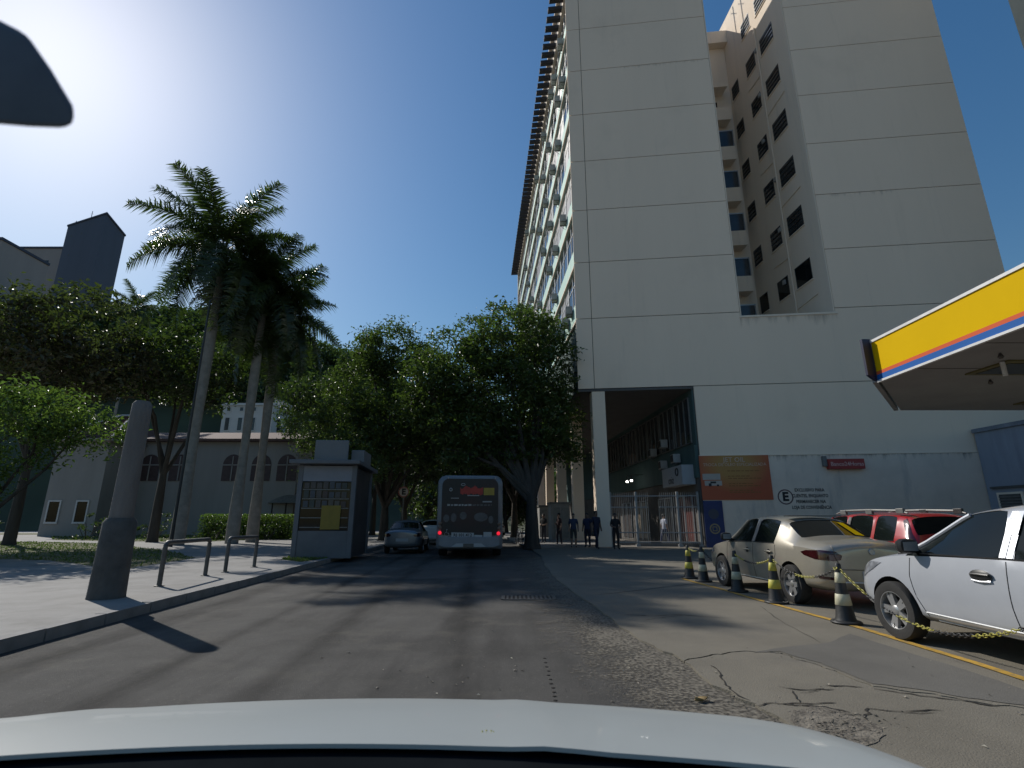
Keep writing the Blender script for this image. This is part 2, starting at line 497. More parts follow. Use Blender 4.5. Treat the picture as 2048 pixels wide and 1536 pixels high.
for px, w in (([(1512, 1412), (1545, 1405), (1590, 1410), (1650, 1413), (1700, 1424)], .012), ([(1560, 1407), (1620, 1407), (1672, 1405)], .008),
              ([(1555, 1372), (1600, 1379), (1668, 1378)], .009), ([(1600, 1385), (1632, 1381), (1640, 1379)], .006), ([(1585, 1380), (1592, 1392), (1600, 1405)], .007),
              ([(1735, 1440), (1736, 1416), (1790, 1422), (1885, 1420)], .009), ([(1800, 1424), (1840, 1426), (1870, 1424)], .005),
              ([(1650, 1370), (1690, 1371), (1725, 1374)], .01), ([(1745, 1376), (1800, 1385), (1900, 1398), (2000, 1412)], .011),
              ([(1250, 1229), (1310, 1232), (1360, 1229), (1450, 1236)], .012), ([(1290, 1240), (1330, 1234), (1365, 1230)], .007),
              ([(1190, 1190), (1280, 1180), (1380, 1168), (1470, 1166)], .012), ([(1520, 1212), (1560, 1240), (1640, 1285)], .005),
              ([(1420, 1330), (1440, 1345), (1450, 1365), (1470, 1385), (1500, 1400)], .008)):
    crack(px, w)
# yellow painted line at the forecourt's edge
yl = gp([(2120, 1381), (2048, 1357), (1950, 1325), (1850, 1295), (1760, 1267), (1700, 1249), (1640, 1233), (1560, 1211), (1490, 1192), (1440, 1177), (1400, 1167), (1365, 1157)], SLABZ + .009)
b = MB()
for i in range(len(yl) - 1):
    t = (yl[i+1] - yl[i]).normalized(); nn = Vector((-t.y, t.x, 0)) * 0.048
    b.quad(yl[i] + nn, yl[i+1] + nn, yl[i+1] - nn, yl[i] - nn)
struct(b.build('yellow_line', yellow_line))
# cast-iron drain grate set in the asphalt
gc = G(1057, 1196, 0.0)
dg = thing('drain_grate', 'rectangular cast iron drain grate set in the asphalt road', 'drain grate', (gc.x, gc.y, 0))
b = MB(); b.box(-.46, .46, -.26, .26, .001, .004); b.build('pit', crack_m, dg)
b = MB()
for s in (-1, 1): b.box(-.46, .46, s*.26-.03, s*.26+.03, .002, .016); b.box(s*.46-.03, s*.46+.03, -.22, .22, .002, .016)
b.build('frame', steel_dark, dg)
bar = MB(); bar.box(-.018, .018, -.228, .228, .003, .014); bar = bar.mesh('bar', steel_dark)
for k in range(11): inst('bar', bar, dg, (-.38 + k * .076, 0, 0))

# --- pavement, kerb and lawns on the left
def left_strip(y0, y1, z0, z1, xo):
    return [(kerb_l(y0) - xo, y0), (kerb_l(y1) - xo, y1)]
m = MB()
ys = [-20, 0, 10, 20, 30, 40, 60, 150]
m.prism([(kerb_l(-20) - .16, -20), (kerb_l(150) - .16, 150), (-160, 150), (-160, -20)], -0.03, 0.135)
struct(m.build('pavement_left', paving_m))
kb = struct(MB().box(0, .001, 0, .001, -.05, -.04).build('kerb_left', kerb_m))
kmesh = MB(); kmesh.box(-.078, .078, -.49, .49, -.03, .145); kmesh = kmesh.mesh('kerb_stone', kerb_m)
y = 1.0
while y < 60:
    o = inst('kerb_stone', kmesh, kb, (kerb_l(y) - .08, y, random.uniform(-.006, .004)), (0, 0, -BH + random.uniform(-.006, .006)))
    y += 1.0
m = MB(); m.prism([(kerb_r(27.4) + .16, 27.4), (kerb_r(150) + .16, 150), (6, 150), (6, 29.9), (2.9, 29.62), (.95, 27.4)], -0.03, 0.12)
struct(m.build('pavement_right', paving_m))
kb = struct(MB().box(0, .001, 0, .001, -.05, -.04).build('kerb_right', kerb_m))
y = 27.9
while y < 70:
    inst('kerb_stone', kmesh, kb, (kerb_r(y) + .08, y, random.uniform(-.02, -.012)), (0, 0, -BH)); y += 1.0
LZ = .135
lawnA = ragged(gp([(-500, 1086), (0, 1083), (180, 1086), (250, 1091), (330, 1101), (392, 1115), (330, 1126), (250, 1138), (100, 1121), (0, 1119), (-500, 1119)], LZ), .12, 6)
lawnB = ragged(gp([(105, 1060), (330, 1055), (588, 1056), (588, 1079), (470, 1081), (400, 1084), (250, 1083), (105, 1080)], LZ), .12, 6)
lawnC = ragged(gp([(560, 1119), (590, 1113), (640, 1113), (655, 1117), (600, 1124)], LZ), .05, 5)
lawnD = [Vector((-150, 52, 0)), Vector((-150, 58, 0)), Vector((-10, 60, 0)), Vector((-10, 52, 0))]
lawns = []
for po in (lawnA, lawnB, lawnC, lawnD):
    b = MB(); b.poly([(p.x, p.y, LZ + .006) for p in po]); lawns.append(struct(b.build('lawn', lawn_m)))
def in_poly(x, y, po):
    c = False; n = len(po)
    for i in range(n):
        a, d = po[i], po[i-1]
        if (a.y > y) != (d.y > y) and x < (d.x - a.x) * (y - a.y) / (d.y - a.y) + a.x: c = not c
    return c
b = MB()
for po, n, hh in ((lawnA, 9000, .055), (lawnB, 9000, .09), (lawnC, 900, .06)):
    xs = [p.x for p in po]; ysx = [p.y for p in po]; k = 0; tries = 0
    while k < n and tries < n * 6:
        tries += 1
        x = random.uniform(max(min(xs), -45), max(xs)); y = random.uniform(min(ysx), max(ysx))
        if not in_poly(x, y, po): continue
        k += 1; w = random.uniform(.012, .03) * (1 + y / 40); h = hh * random.uniform(.5, 1.6); an = random.uniform(0, 6.28)
        dx, dy = math.cos(an) * w, math.sin(an) * w
        b._add([(x - dx, y - dy, LZ), (x + dx, y + dy, LZ), (x + random.uniform(-.05, .05), y + random.uniform(-.05, .05), LZ + h)], [(0, 1, 2)])
stuff(b.build('grass', grass_m), 'short dry grass on the lawns left of the pavement', 'grass')

# ================================================================== BIG SLAB BUILDING
BO = Vector((4.13, 29.45, 0))
def BW(u, v, z): return BO + EA * u + EB * v + Vector((0, 0, z))
bld = thing('apartment_building', 'tall grey slab building with blank end wall, window shaft and mint street front', 'building', BO)
def bb(): return MB(off=BO, fn=BW)
ZT = 42.6
joints = [13.3, 17.08, 20.8, 24.5, 28.22, 31.92, 35.6, 39.3, ZT]
U1, U2, U3 = 9.38, 14.62, 24.0                         # shaft between the two blocks, right end
NV = 7.55                                              # depth of the shaft
# cores behind the wall panels
m = bb(); m.box(.05, U1 - .05, .06, 45, 8.95, ZT - .2); m.build('core', core_m, bld)
m = bb(); m.box(U2 + .05, U3 - .05, .06, 45, 12.9, ZT - .2); m.build('core', core_m, bld)
m = bb(); m.box(6.3, U3 - .05, .06, 45, 0, 12.85); m.build('core', core_m, bld)
m = bb(); m.box(U1 - .05, U2 + .05, NV + .1, 45, 12.9, 41.2); m.build('core', core_m, bld)
J = .02
def panel(u0, u1, z0, z1, v0=0.0, v1=.055, mm=wall_m):
    m = bb(); m.box(u0 + J, u1 - J, v0, v1, z0 + J, z1 - J)
    return m.build('wall_panel', mm, bld)
zz = [8.88] + joints
for i in range(len(zz) - 1):
    panel(-.25, .72, zz[i], zz[i+1], 0, .06)
    if i >= 1: panel(.72, U1, zz[i], zz[i+1])
    if i >= 1: panel(U2, U3, zz[i], zz[i+1])
m = bb(); zl, zh, zn = 8.88 + J, 13.3 - J, 12.93
m.slab([(.72 + J, 0, zl), (U3 - J, 0, zl), (U3 - J, 0, zh), (U2 + J, 0, zh), (U2 + J, 0, zn), (U1 - J, 0, zn), (U1 - J, 0, zh), (.72 + J, 0, zh)], (0, 1, 0), .055); m.build('wall_panel', wall_m, bld)
panel(6.32, U3, 4.87, 8.88)
# lower painted brick band, proud of the wall
m = bb(); m.box(6.30, 20.6, -.05, .05, 0, 4.84); m.build('brick_base', brick_white, bld)
m = bb(); m.box(6.28, 20.6, -.075, .05, 4.845, 4.90); m.build('ledge', wall_m, bld)
# block sides facing the shaft and roof edges
m = bb(); m.box(U2 - .06, U2 - .004, 0, NV, 12.95, ZT); m.build('shaft_wall', wall2_m, bld)
m = bb(); m.box(U1 + .004, U1 + .06, 0, NV, 12.95, ZT); m.build('shaft_wall', wall2_m, bld)
m = bb(); m.box(U1 + .07, U2 - .07, NV - .06, NV + .05, 12.95, 40.4); m.build('shaft_back_wall', wall2_m, bld)
m = bb(); m.box(U1 + .07, U2 - .07, NV - .7, NV + .4, 40.4, 41.6); m.build('roof_parapet', wall2_m, bld)
m = bb(); m.box(U1 - .02, U2 + .02, .004, NV - .07, 12.82, 12.92); m.build('shaft_floor', wall_m, bld)
m = bb(); m.box(U1 - .06, U2 + .12, -.04, .22, 12.935, 13.06); m.build('shaft_sill', wall2_m, bld, bevel=.01)
m = bb(); m.box(U3 - .05, U3 + .004, .06, 45, 0, ZT); m.build('side_wall', wall2_m, bld)
m = bb(); m.box(-.25, U1, -.06, 45, ZT, ZT + .25); m.build('roof_slab', wall2_m, bld)
m = bb(); m.box(U2, U3, -.06, 45, ZT, ZT + .25); m.build('roof_slab', wall2_m, bld)
# windows on the shaft's side wall: three columns by six storeys, louvred
def shaft_window(v, z, w, h, lou):
    U = U2 - .06
    m = bb(); t = .05
    m.box(U - .012, U + .02, v - w/2 - t, v + w/2 + t, z - h/2 - t, z - h/2); m.box(U - .012, U + .02, v - w/2 - t, v + w/2 + t, z + h/2, z + h/2 + t)
    m.box(U - .012, U + .02, v - w/2 - t, v - w/2, z - h/2, z + h/2); m.box(U - .012, U + .02, v + w/2, v + w/2 + t, z - h/2, z + h/2)
    o = m.build('window', dark_alu, bld)
    m = bb(); m.box(U - .004, U + .03, v - w/2, v + w/2, z - h/2, z + h/2); m.build('pane', window_glass if lou else dark_glass, o)
    m = bb(); m.box(U - .07, U, v - w/2 - .1, v + w/2 + .1, z - h/2 - .12, z - h/2 - .06); m.build('sill', wall2_m, o)
    if lou:
        for k in range(4):
            zc = z - h/2 + h * (k + .5) / 4
            m = bb(); m.box(U - .06, U - .006, v - w/2, v + w/2, zc - .02, zc + .02); m.build('slat', dark_alu, o)
for r_ in range(7):
    z = 35.2 + 3.735 - 3.735 * r_
    for v, w, h in ((2.05, 1.5, 1.35), (4.25, 1.15, 1.3), (6.65, .95, 1.25)):
        if r_ == 0 and v > 5: continue
        shaft_window(v, z, w, h, r_ < 6)
m = bb(); m.tube([(U2 - .12, 3.15, 12.95), (U2 - .12, 3.15, 37.5)], .05, 8); m.build('drain_pipe', wall2_m, bld)
for k in range(6):
    z = 33.2 - 3.735 * k
    if k % 2: m = bb(); m.tube([(U2 - .1, 1.0, z + .15), (U2 - .1, 3.15, z)], .03, 6); m.build('branch_pipe', wall2_m, bld)
    else: m = bb(); m.tube([(U2 - .1, 3.3, z), (U2 - .1, 4.9, z + .12)], .03, 6); m.build('branch_pipe', wall2_m, bld)
    m = bb(); m.box(U2 - .18, U2 - .06, 3.2 + .35*(k % 3), 3.42 + .35*(k % 3), z + 2.2, z + 2.5); m.build('vent_box', ac_m, bld)
# balconies at the back of the shaft
for r_ in range(6):
    z = 14.0 + 3.72 * r_
    m = bb(); m.box(U1 + .08, U2 - .75, NV - 1.05, NV - .07, z - .25, z + .95); bal = m.build('balcony', wall2_m, bld)
    if r_ < 5:
        m = bb(); m.box(U1 + .1, U2 - .8, NV - 1.0, NV - .08, z + .96, z + 2.35); m.build('glazed_box', window_glass, bal)
        m = bb()
        for k in range(5):
            u = U1 + .1 + (U2 - .8 - U1 - .1) * k / 4
            m.box(u - .03, u + .03, NV - 1.03, NV - .97, z + .96, z + 2.4)
        for k in range(3): m.box(U2 - .83, U2 - .77, NV - 1.03 + k*.45, NV - .97 + k*.45, z + .96, z + 2.4)
        m.box(U1 + .1, U2 - .76, NV - 1.04, NV - .96, z + 2.36, z + 2.44)
        m.box(U2 - .84, U2 - .76, NV - 1.04, NV - .1, z + 2.365, z + 2.445); m.build('glazing_bars', alu_m, bal)
    else:
        m = bb(); m.box(U1 + .08, U2 - .75, NV - 1.1, NV - .07, z + 2.9, z + 3.25); m.build('canopy_slab', wall2_m, bal)
        m = bb(); m.box(U1 + .5, U2 - 1.2, NV - .075, NV - .03, z + .95, z + 2.3); m.build('door_pane', dark_glass, bal)
# ---- street front
SP = [13.3 + 3.71 * k for k in range(8)]
NB = 15
fw_ = MB(fn=lambda x, y, z: EA * x + EB * y + Vector((0, 0, z)))
for y0 in (0.0, 1.43, 2.86): fw_.box(-.05, .05, y0, y0 + .07, 0, 2.35)
fw_.box(-.05, .05, .07, 2.86, 0, .07); fw_.box(-.05, .05, .07, 2.86, 2.28, 2.35); fw_.box(-.04, .04, .07, 2.86, 1.5, 1.55)
fw_ = fw_.mesh('window', white_metal)
fp_ = MB(fn=lambda x, y, z: EA * x + EB * y + Vector((0, 0, z))); fp_.box(-.01, .02, .06, 2.87, .05, 2.3)
fp_m = [fp_.mesh('pane', mm) for mm in (window_glass, mat('curtain_glass', (0.30, 0.27, 0.24), .35, .3, 1.2, streak=True), dark_glass)]
for k in range(8):
    zb = SP[k] if k else 13.3
    if zb > 39.2: continue
    mm = mint_m
    m = bb(); m.box(-.30 if False else -.14, .04, .10, 45, zb - .15, zb + 1.16); m.build('spandrel_band', mm, bld)
    m = bb(); m.box(-.24, -.142, .10, 45, zb - .16, zb - .05); m.build('floor_edge', wall2_m, bld)
    for j in range(NB):
        p = EA * -.02 + EB * (.12 + 2.98 * j) + Vector((0, 0, zb + 1.18))
        w = inst('window', fw_, bld, p)
        inst('pane', fp_m[RNG.integers(0, 3)], w)
m = bb(); m.box(-.12, .04, .1, 45, 8.9, 13.1); m.build('lower_band', teal_m, bld)
m = bb(); m.box(-.26, -.003, 44.9, 45.2, 8.88, ZT); m.build('end_pier', wall2_m, bld)
# roof overhang: row of dark concrete beams sticking out over the street
m = bb(); m.box(-.28, .0, .1, 45, 38.75, 39.35); m.build('eave_beam', wall2_m, bld)
fin = MB(fn=lambda x, y, z: EA * x + EB * y + Vector((0, 0, z))); fin.box(-1.32, -.285, -.17, .17, -.18, .12); fin = fin.mesh('roof_beam', fin_m)
for k in range(57):
    inst('roof_beam', fin, bld, EB * (.4 + .79 * k) + Vector((0, 0, 39.1)))
# arcade: columns, soffit and inner shop wall
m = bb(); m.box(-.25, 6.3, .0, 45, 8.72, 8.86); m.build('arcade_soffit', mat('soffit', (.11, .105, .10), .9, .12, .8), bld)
for k in range(6):
    m = bb(); m.box(.55, 1.3, .02 + 7 * k, .62 + 7 * k, 0, 8.72); m.build('column', wall_m, bld, bevel=.015)
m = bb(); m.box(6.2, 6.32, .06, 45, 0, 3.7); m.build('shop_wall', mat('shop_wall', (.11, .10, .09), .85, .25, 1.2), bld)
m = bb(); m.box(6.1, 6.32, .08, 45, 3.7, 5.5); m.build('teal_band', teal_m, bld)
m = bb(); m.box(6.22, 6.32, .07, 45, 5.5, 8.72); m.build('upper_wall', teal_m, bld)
for k in range(10):
    m = bb(); v0 = .5 + 2.6 * k
    for q in (0, .76, 1.52, 2.28): m.box(6.12, 6.2, v0 + q, v0 + q + .06, 5.7, 8.3)
    m.box(6.13, 6.19, v0, v0 + 2.34, 5.66, 5.72); m.box(6.13, 6.19, v0, v0 + 2.34, 8.28, 8.34)
    w = m.build('window', grey_metal, bld)
    m = bb(); m.box(6.17, 6.21, v0 + .03, v0 + 2.3, 5.7, 8.3); m.build('pane', window_glass, w)
for k, v0 in enumerate((1.0, 4.2, 9.2, 13.0)):
    m = bb(); m.box(6.13, 6.22, v0, v0 + 2.4, .2, 2.7); w = m.build('shop_window', mat('shopfront_%d' % k, [(.09, .03, .025), (.05, .05, .055), (.22, .18, .13), (.06, .05, .05)][k], .3, .3, 2), bld)
    m = bb()
    for q in (0, 1.2, 2.34): m.box(6.08, 6.14, v0 + q, v0 + q + .06, .1, 2.8)
    m.box(6.08, 6.14, v0, v0 + 2.4, 2.75, 2.81); m.build('shop_frame', alu_m, w)
# white shop sign box inside the arcade
sg = thing('shop_sign', 'white box shop sign with dark lettering under the arcade', 'sign', BW(5.55, .35, 3.35))
S0 = BW(5.55, .35, 3.35)
m = MB(off=S0, fn=BW); m.box(5.45, 6.16, .45, 3.6, 3.35, 4.45); m.build('box', mat('sign_white', (.30, .32, .34), .5, .04, 2), sg, bevel=.01)
place_text('cniz', .62, black_txt, BW(5.44, 2.15, 3.68) - S0, -EB, (0, 0, 1), sg, sx=.9)
m = MB(off=S0)
cc = BW(5.43, 1.15, 4.1)
ring = [cc + (-EB) * math.cos(t) * .2 + Vector((0, 0, math.sin(t) * .2)) for t in np.linspace(0, 2 * math.pi, 25)]
m.tube(ring, .035, 6, False); m.build('ring_logo', black_txt, sg)
lit_m = mat('lit_lamp', (1, 1, .95), .5, 0, 1, emit=((1, .97, .9), 7))
for k, v in enumerate((9.3, 10.4)):
    lp = thing('ceiling_lamp', ['brighter round lamp lit over the arcade shops', 'smaller lit lamp just behind the bright arcade lamp'][k], 'lamp', BW(5.2, v, 4.18), group='arcade lamps')
    m = MB(); m.lathe([(.07, 0), (.10, .05), (.06, .12)], 10); m.build('bulb', lit_m, lp)
    m = MB(); m.lathe([(.03, .1), (.03, .5)], 6); m.tube([(0, 0, .48), tuple(EA * .85 + Vector((0, 0, .48)))], .02, 6); m.build('stem', black_pl, lp)
# signs on the wall
def sign_pt(u, z, out=.06): return BW(u, -out, z)
def wu(x): return (x - BO.x) / EA.x
bn = thing('banner', 'orange banner advertising oil change on the white wall', 'banner', BW(wu(12.1), -.05, 2.5))
B0 = BW(wu(12.1), -.05, 2.5)
ban_m = bpy.data.materials.new('orange_banner'); ban_m.use_nodes = True
nt = ban_m.node_tree; tcn = nt.nodes.new('ShaderNodeTexCoord'); mpn = nt.nodes.new('ShaderNodeMapping')
mpn.inputs['Location'].default_value = (0, 0, -1.15); mpn.inputs['Scale'].default_value = (.5, 0, .62)
gr = nt.nodes.new('ShaderNodeTexGradient'); gr.gradient_type = 'SPHERICAL'
rpn = nt.nodes.new('ShaderNodeValToRGB'); rpn.color_ramp.elements[0].color = (.45, .10, .04, 1); rpn.color_ramp.elements[1].color = (.45, .235, .065, 1)
rpn.color_ramp.elements[0].position = .05; rpn.color_ramp.elements[1].position = .6
nt.links.new(tcn.outputs['Object'], mpn.inputs[0]); nt.links.new(mpn.outputs[0], gr.inputs[0]); nt.links.new(gr.outputs[0], rpn.inputs[0])
nt.links.new(rpn.outputs[0], nt.nodes['Principled BSDF'].inputs['Base Color']); nt.nodes['Principled BSDF'].inputs['Roughness'].default_value = .6
m = MB(off=B0, fn=BW); m.box(wu(10.32), wu(13.95), -.085, -.055, 2.48, 4.86); m.build('cloth', ban_m, bn)
pale = mat('banner_print_pale', (.58, .42, .32), .6, .1, 4); pale2 = mat('banner_print_white', (.45, .40, .35), .6, .08, 4); brown = mat('banner_print_brown', (.28, .12, .03), .6, .1, 4)
place_text('JET OIL', .36, pale, BW(wu(12.15), -.09, 4.62) - B0, EA, (0, 0, 1), bn, sx=1.0, bold=.004)
place_text('TROCA DE ÓLEO ESPECIALIZADA', .235, pale, BW(wu(12.15), -.09, 4.36) - B0, EA, (0, 0, 1), bn, sx=.93)
b = MB(off=B0, fn=BW)
for k, zc in enumerate((4.02, 3.74, 3.62, 3.34, 3.22, 2.98, 2.88)):
    x = 11.75
    while x < (13.4 if k % 2 == 0 else 12.9):
        w = random.uniform(.08, .25); b.box(wu(x), wu(x + w), -.0885, -.0855, zc - .025, zc + .025); x += w + .05
b.build('print_lines', brown, bn)['kind'] = 'stuff'
b = MB(off=B0, fn=BW); b.box(wu(10.42), wu(11.35), -.089, -.0855, 3.55, 3.88); b.box(wu(10.5), wu(11.4), -.089, -.0855, 3.24, 3.5)
b.build('print_picture', pale2, bn)
b = MB(off=B0, fn=BW); b.box(wu(10.7), wu(10.85), -.091, -.0895, 3.2, 3.36); b.box(wu(11.12), wu(11.24), -.091, -.0895, 3.2, 3.3); b.box(wu(10.8), wu(11.1), -.091, -.0895, 3.36, 3.46)
b.build('print_details', black_txt, bn)
bk = thing('bank_sign', 'narrow red cash machine sign box high on the white wall', 'sign', BW(wu(17.75), -.05, 4.05))
K0 = BW(wu(17.75), -.05, 4.05)
m = MB(off=K0, fn=BW); m.box(wu(16.85), wu(18.62), -.3, -.05, 4.05, 4.58); m.build('box', mat('bank_red', (.34, .035, .03), .4, .1, 2), bk, bevel=.01)
place_text('Banco24Horas', .30, mat('sign_letter_pink', (.62, .40, .36), .5, .05, 2), BW(wu(17.75), -.305, 4.30) - K0, EA, (0, 0, 1), bk, sx=.92, bold=.004)
m = MB(off=K0, fn=BW); m.box(wu(16.65), wu(16.84), -.2, -.05, 4.2, 4.75); m.build('bracket', grey_metal, bk)
pt = thing('painted_parking_notice', 'black lettered parking notice with circled letter painted on white wall', 'notice', BW(wu(15.3), -.05, 2.0))
T0 = BW(wu(15.3), -.05, 2.0)
cE = BW(wu(14.58), -.054, 2.62)
b = MB(off=T0); outer = [cE + EA * math.cos(t) * .40 + Vector((0, 0, math.sin(t) * .40)) for t in np.linspace(0, 2 * math.pi, 37)]
inner = [cE + EA * math.cos(t) * .335 + Vector((0, 0, math.sin(t) * .335)) for t in np.linspace(0, 2 * math.pi, 37)]
for i in range(36): b.quad(outer[i], outer[i+1], inner[i+1], inner[i])
b.build('ring', mat('ring_paint', (.13, .07, .07), .7, .2, 3), pt)
place_text('E', .62, black_txt, cE - T0, EA, (0, 0, 1), pt, ext=.002, bold=.03)
for k, s in enumerate(('EXCLUSIVO PARA', 'CLIENTES, ENQUANTO', 'PERMANECER NA', 'LOJA DE CONVENIÊNCIA')):
    place_text(s, .235, black_txt, BW(wu(15.82), -.054, 2.97 - .30 * k) - T0, EA, (0, 0, 1), pt, ext=.002, sx=.74 if k % 2 else .80, bold=.006)
bp = thing('blue_wall_panel', 'tall dark blue panel with two round emblems beside the gate', 'panel', BW(wu(10.85), -.06, 0.03))
P0 = BW(wu(10.85), -.06, .03)
m = MB(off=P0, fn=BW); m.box(wu(10.32), wu(11.30), -.1, -.055, .03, 2.44); m.build('board', mat('panel_blue', (.018, .035, .13), .5, .15, 2), bp)
for zc, cm, sq in ((1.75, mat('emblem_grey', (.06, .065, .09), .6, .1, 3), False), (.98, mat('emblem_yellow', (.30, .24, .12), .6, .15, 3), True)):
    cE = BW(wu(10.8), -.104, zc)
    b = MB(off=P0)
    ro, ri = .27, .20 if sq else .0
    outer = [cE + EA * math.cos(t) * ro + Vector((0, 0, math.sin(t) * ro)) for t in np.linspace(0, 2 * math.pi, 29)]
    inner = [cE + EA * math.cos(t) * ri + Vector((0, 0, math.sin(t) * ri)) for t in np.linspace(0, 2 * math.pi, 29)]
    for i in range(28): b.quad(outer[i], outer[i+1], inner[i+1], inner[i])
    if sq:
        for d in ((-.12, .12, .08, .12), (-.12, .12, -.12, -.08), (-.12, -.08, -.08, .08), (.08, .12, -.08, .08)):
            b.poly([cE + EA * d[0] + Vector((0, 0, d[2])), cE + EA * d[1] + Vector((0, 0, d[2])), cE + EA * d[1] + Vector((0, 0, d[3])), cE + EA * d[0] + Vector((0, 0, d[3]))])
    else: b.box(0, .001, 0, .001, 0, .001) if False else None
    b.build('emblem', cm, bp)
# white metal fence and gate closing the arcade
fn_ = thing('fence', 'white metal picket fence with tall posts closing the arcade', 'fence', BW(1.35, .3, 0))
F0 = BW(1.35, .3, 0)
posts = [1.38, 2.78, 5.02, 6.12]
pk = MB(fn=lambda x, y, z: EA * x + EB * y + Vector((0, 0, z))); pk.box(-.007, .007, -.007, .007, .18, 2.86)
pk._add([(-.007, -.007, 2.86), (.007, -.007, 2.86), (.007, .007, 2.86), (-.007, .007, 2.86), (0, 0, 2.95)], [(0, 1, 4), (1, 2, 4), (2, 3, 4), (3, 0, 4)])
fence_m = mat('fence_paint', (.30, .30, .295), .5, .12, 4)
pk = pk.mesh('picket', fence_m)
for u in posts:
    m = MB(off=F0, fn=BW); m.box(u - .05, u + .05, .25, .35, .03, 2.95); m.box(u - .11, u + .11, .19, .41, .03, .16); m.build('post', fence_m, fn_, bevel=.01)
for a_, b_ in ((1.43, 2.73), (2.83, 3.45), (4.05, 4.97), (5.07, 6.07)):
    for z in (.24, .75, 2.1, 2.7):
        m = MB(off=F0, fn=BW); m.box(a_, b_, .275, .325, z, z + .05); m.build('rail', fence_m, fn_)
    n = int((b_ - a_) / .095)
    for k in range(n):
        inst('picket', pk, fn_, BW(a_ + .06 + k * (b_ - a_ - .08) / max(1, n - 1), .3, 0) - F0)
m = MB(off=F0, fn=BW); m.box(3.5, 4.02, .275, .325, 2.7, 2.75); m.build('gate_head', fence_m, fn_)
m = MB(off=F0, fn=BW); m.box(2.9, 6.1, .5, .9, .03, .3); m.build('low_step', mat('step_grey', (.16, .155, .15), .9, .2, 2), fn_)
# booths between the far columns
bm_ = mat('booth_grey', (.27, .265, .25), .75, .14, 1.5, .1, 40)
for k, (v, lab) in enumerate(((7.6, 'grey metal booth nearest the gate, behind the waiting people'), (14.6, 'middle grey metal booth between the arcade columns'), (21.6, 'farthest grey metal booth between the arcade columns'))):
    t = thing('booth', lab, 'booth', BW(-.5, v, .12), group='booths along the arcade'); o0 = BW(-.5, v, .12)
    m = MB(off=o0, fn=BW); m.box(-.9, .4, v, v + 1.6, .12, 2.55); m.build('cabinet', bm_, t, bevel=.02)
    m = MB(off=o0, fn=BW); m.box(-.98, .48, v - .08, v + 1.68, 2.555, 2.68); m.build('roof', grey_metal, t)
    m = MB(off=o0, fn=BW); m.box(-.75, -.28, v - .03, v - .004, .3, 2.3); m.box(-.2, .28, v - .03, v - .004, .3, 2.3); m.build('shutter', mat('shutter_grey', (.2, .2, .19), .6, .2, 3), t, bevel=.008)
# air conditioners on the street front
acm = MB(); acm.box(-.42, 0, -.36, .36, 0, .5); acm = acm.mesh('casing', ac_m)
acg = MB(); acg.box(-.435, -.421, -.31, .31, .05, .45); acg = acg.mesh('grille', ac_dark)
acb = MB()
for s in (-.28, .28): acb.box(-.40, 0, s - .02, s + .02, -.05, -.003); acb.tube([(-.38, s, -.04), (-.02, s, -.34)], .012, 5)
acb = acb.mesh('bracket', grey_metal)
fl = ['first', 'second', 'third', 'fourth', 'fifth', 'sixth', 'seventh']
pl = ['nearest the corner', 'second from the corner', 'third from the corner', 'fourth from the corner', 'fifth from the corner', 'sixth from the corner', 'seventh from the corner']
acs = {0: [1.6, 3.0, 4.9, 12], 1: [7.5, 14, 21, 30], 2: [2.8, 6.5, 10, 17, 26], 3: [5.5, 9, 13.5, 24, 33], 4: [4.2, 7.0, 11.5, 16, 28, 36], 5: [1.8, 3.8, 9.0, 13, 22, 31], 6: [1.9, 5.2, 7.0, 12, 18, 29]}
for k, vs in acs.items():
    for j, v in enumerate(vs):
        a = thing('air_conditioner', 'grey air conditioner, %s band up the street front, %s' % (fl[k], pl[j]), 'air conditioner',
                  BW(-.145, v, SP[k] + .72 + random.uniform(-.1, .25)), -.06, group='air conditioners on the street front')
        inst('casing', acm, a); inst('grille', acg, a); inst('bracket', acb, a)
for k, (v, z, lab) in enumerate(((2.4, 4.75, 'pale air conditioner just above the white shop sign'), (4.3, 5.9, 'air conditioner high on the teal arcade wall, nearer the opening'), (4.6, 4.6, 'air conditioner on the teal arcade wall left of the shop sign'), (6.4, 5.6, 'air conditioner deep in the arcade under the upper windows'))):
    a = thing('air_conditioner', lab, 'air conditioner', BW(6.09, v, z), -.06, group='air conditioners in the arcade')
    inst('casing', acm, a); inst('grille', acg, a); inst('bracket', acb, a)
# things on the roof behind the shaft
for k, (u, h, lab) in enumerate(((10.6, 5.0, 'thin antenna mast on the roof left of the shaft'), (12.0, 3.6, 'shorter antenna mast on the roof near the right block'))):
    t = thing('antenna_mast', lab, 'antenna', BW(u, NV, 41.6), group='roof antennas')
    m = MB(); m.tube([(0, 0, 0), (0, 0, h)], .05, 6); m.build('mast', grey_metal, t)
    m = MB(); m.tube([(-.4, 0, h * .8), (.4, 0, h * .8)], .03, 5); m.build('crossbar', grey_metal, t)
for k, (u, lab) in enumerate(((10.15, 'left dish shaped vent on the roof edge'), (11.15, 'right dish shaped vent on the roof edge'))):
    t = thing('roof_vent', lab, 'vent', BW(u, NV - .2, 41.6), group='roof vents')
    m = MB(); m.tube([(0, 0, 0), (0, 0, .55)], .07, 8); m.build('stem', alu_m, t)
    m = MB(); m.lathe([(.05, .5), (.3, .75), (.32, .85), (.05, .95)], 14); m.build('cowl', alu_m, t)
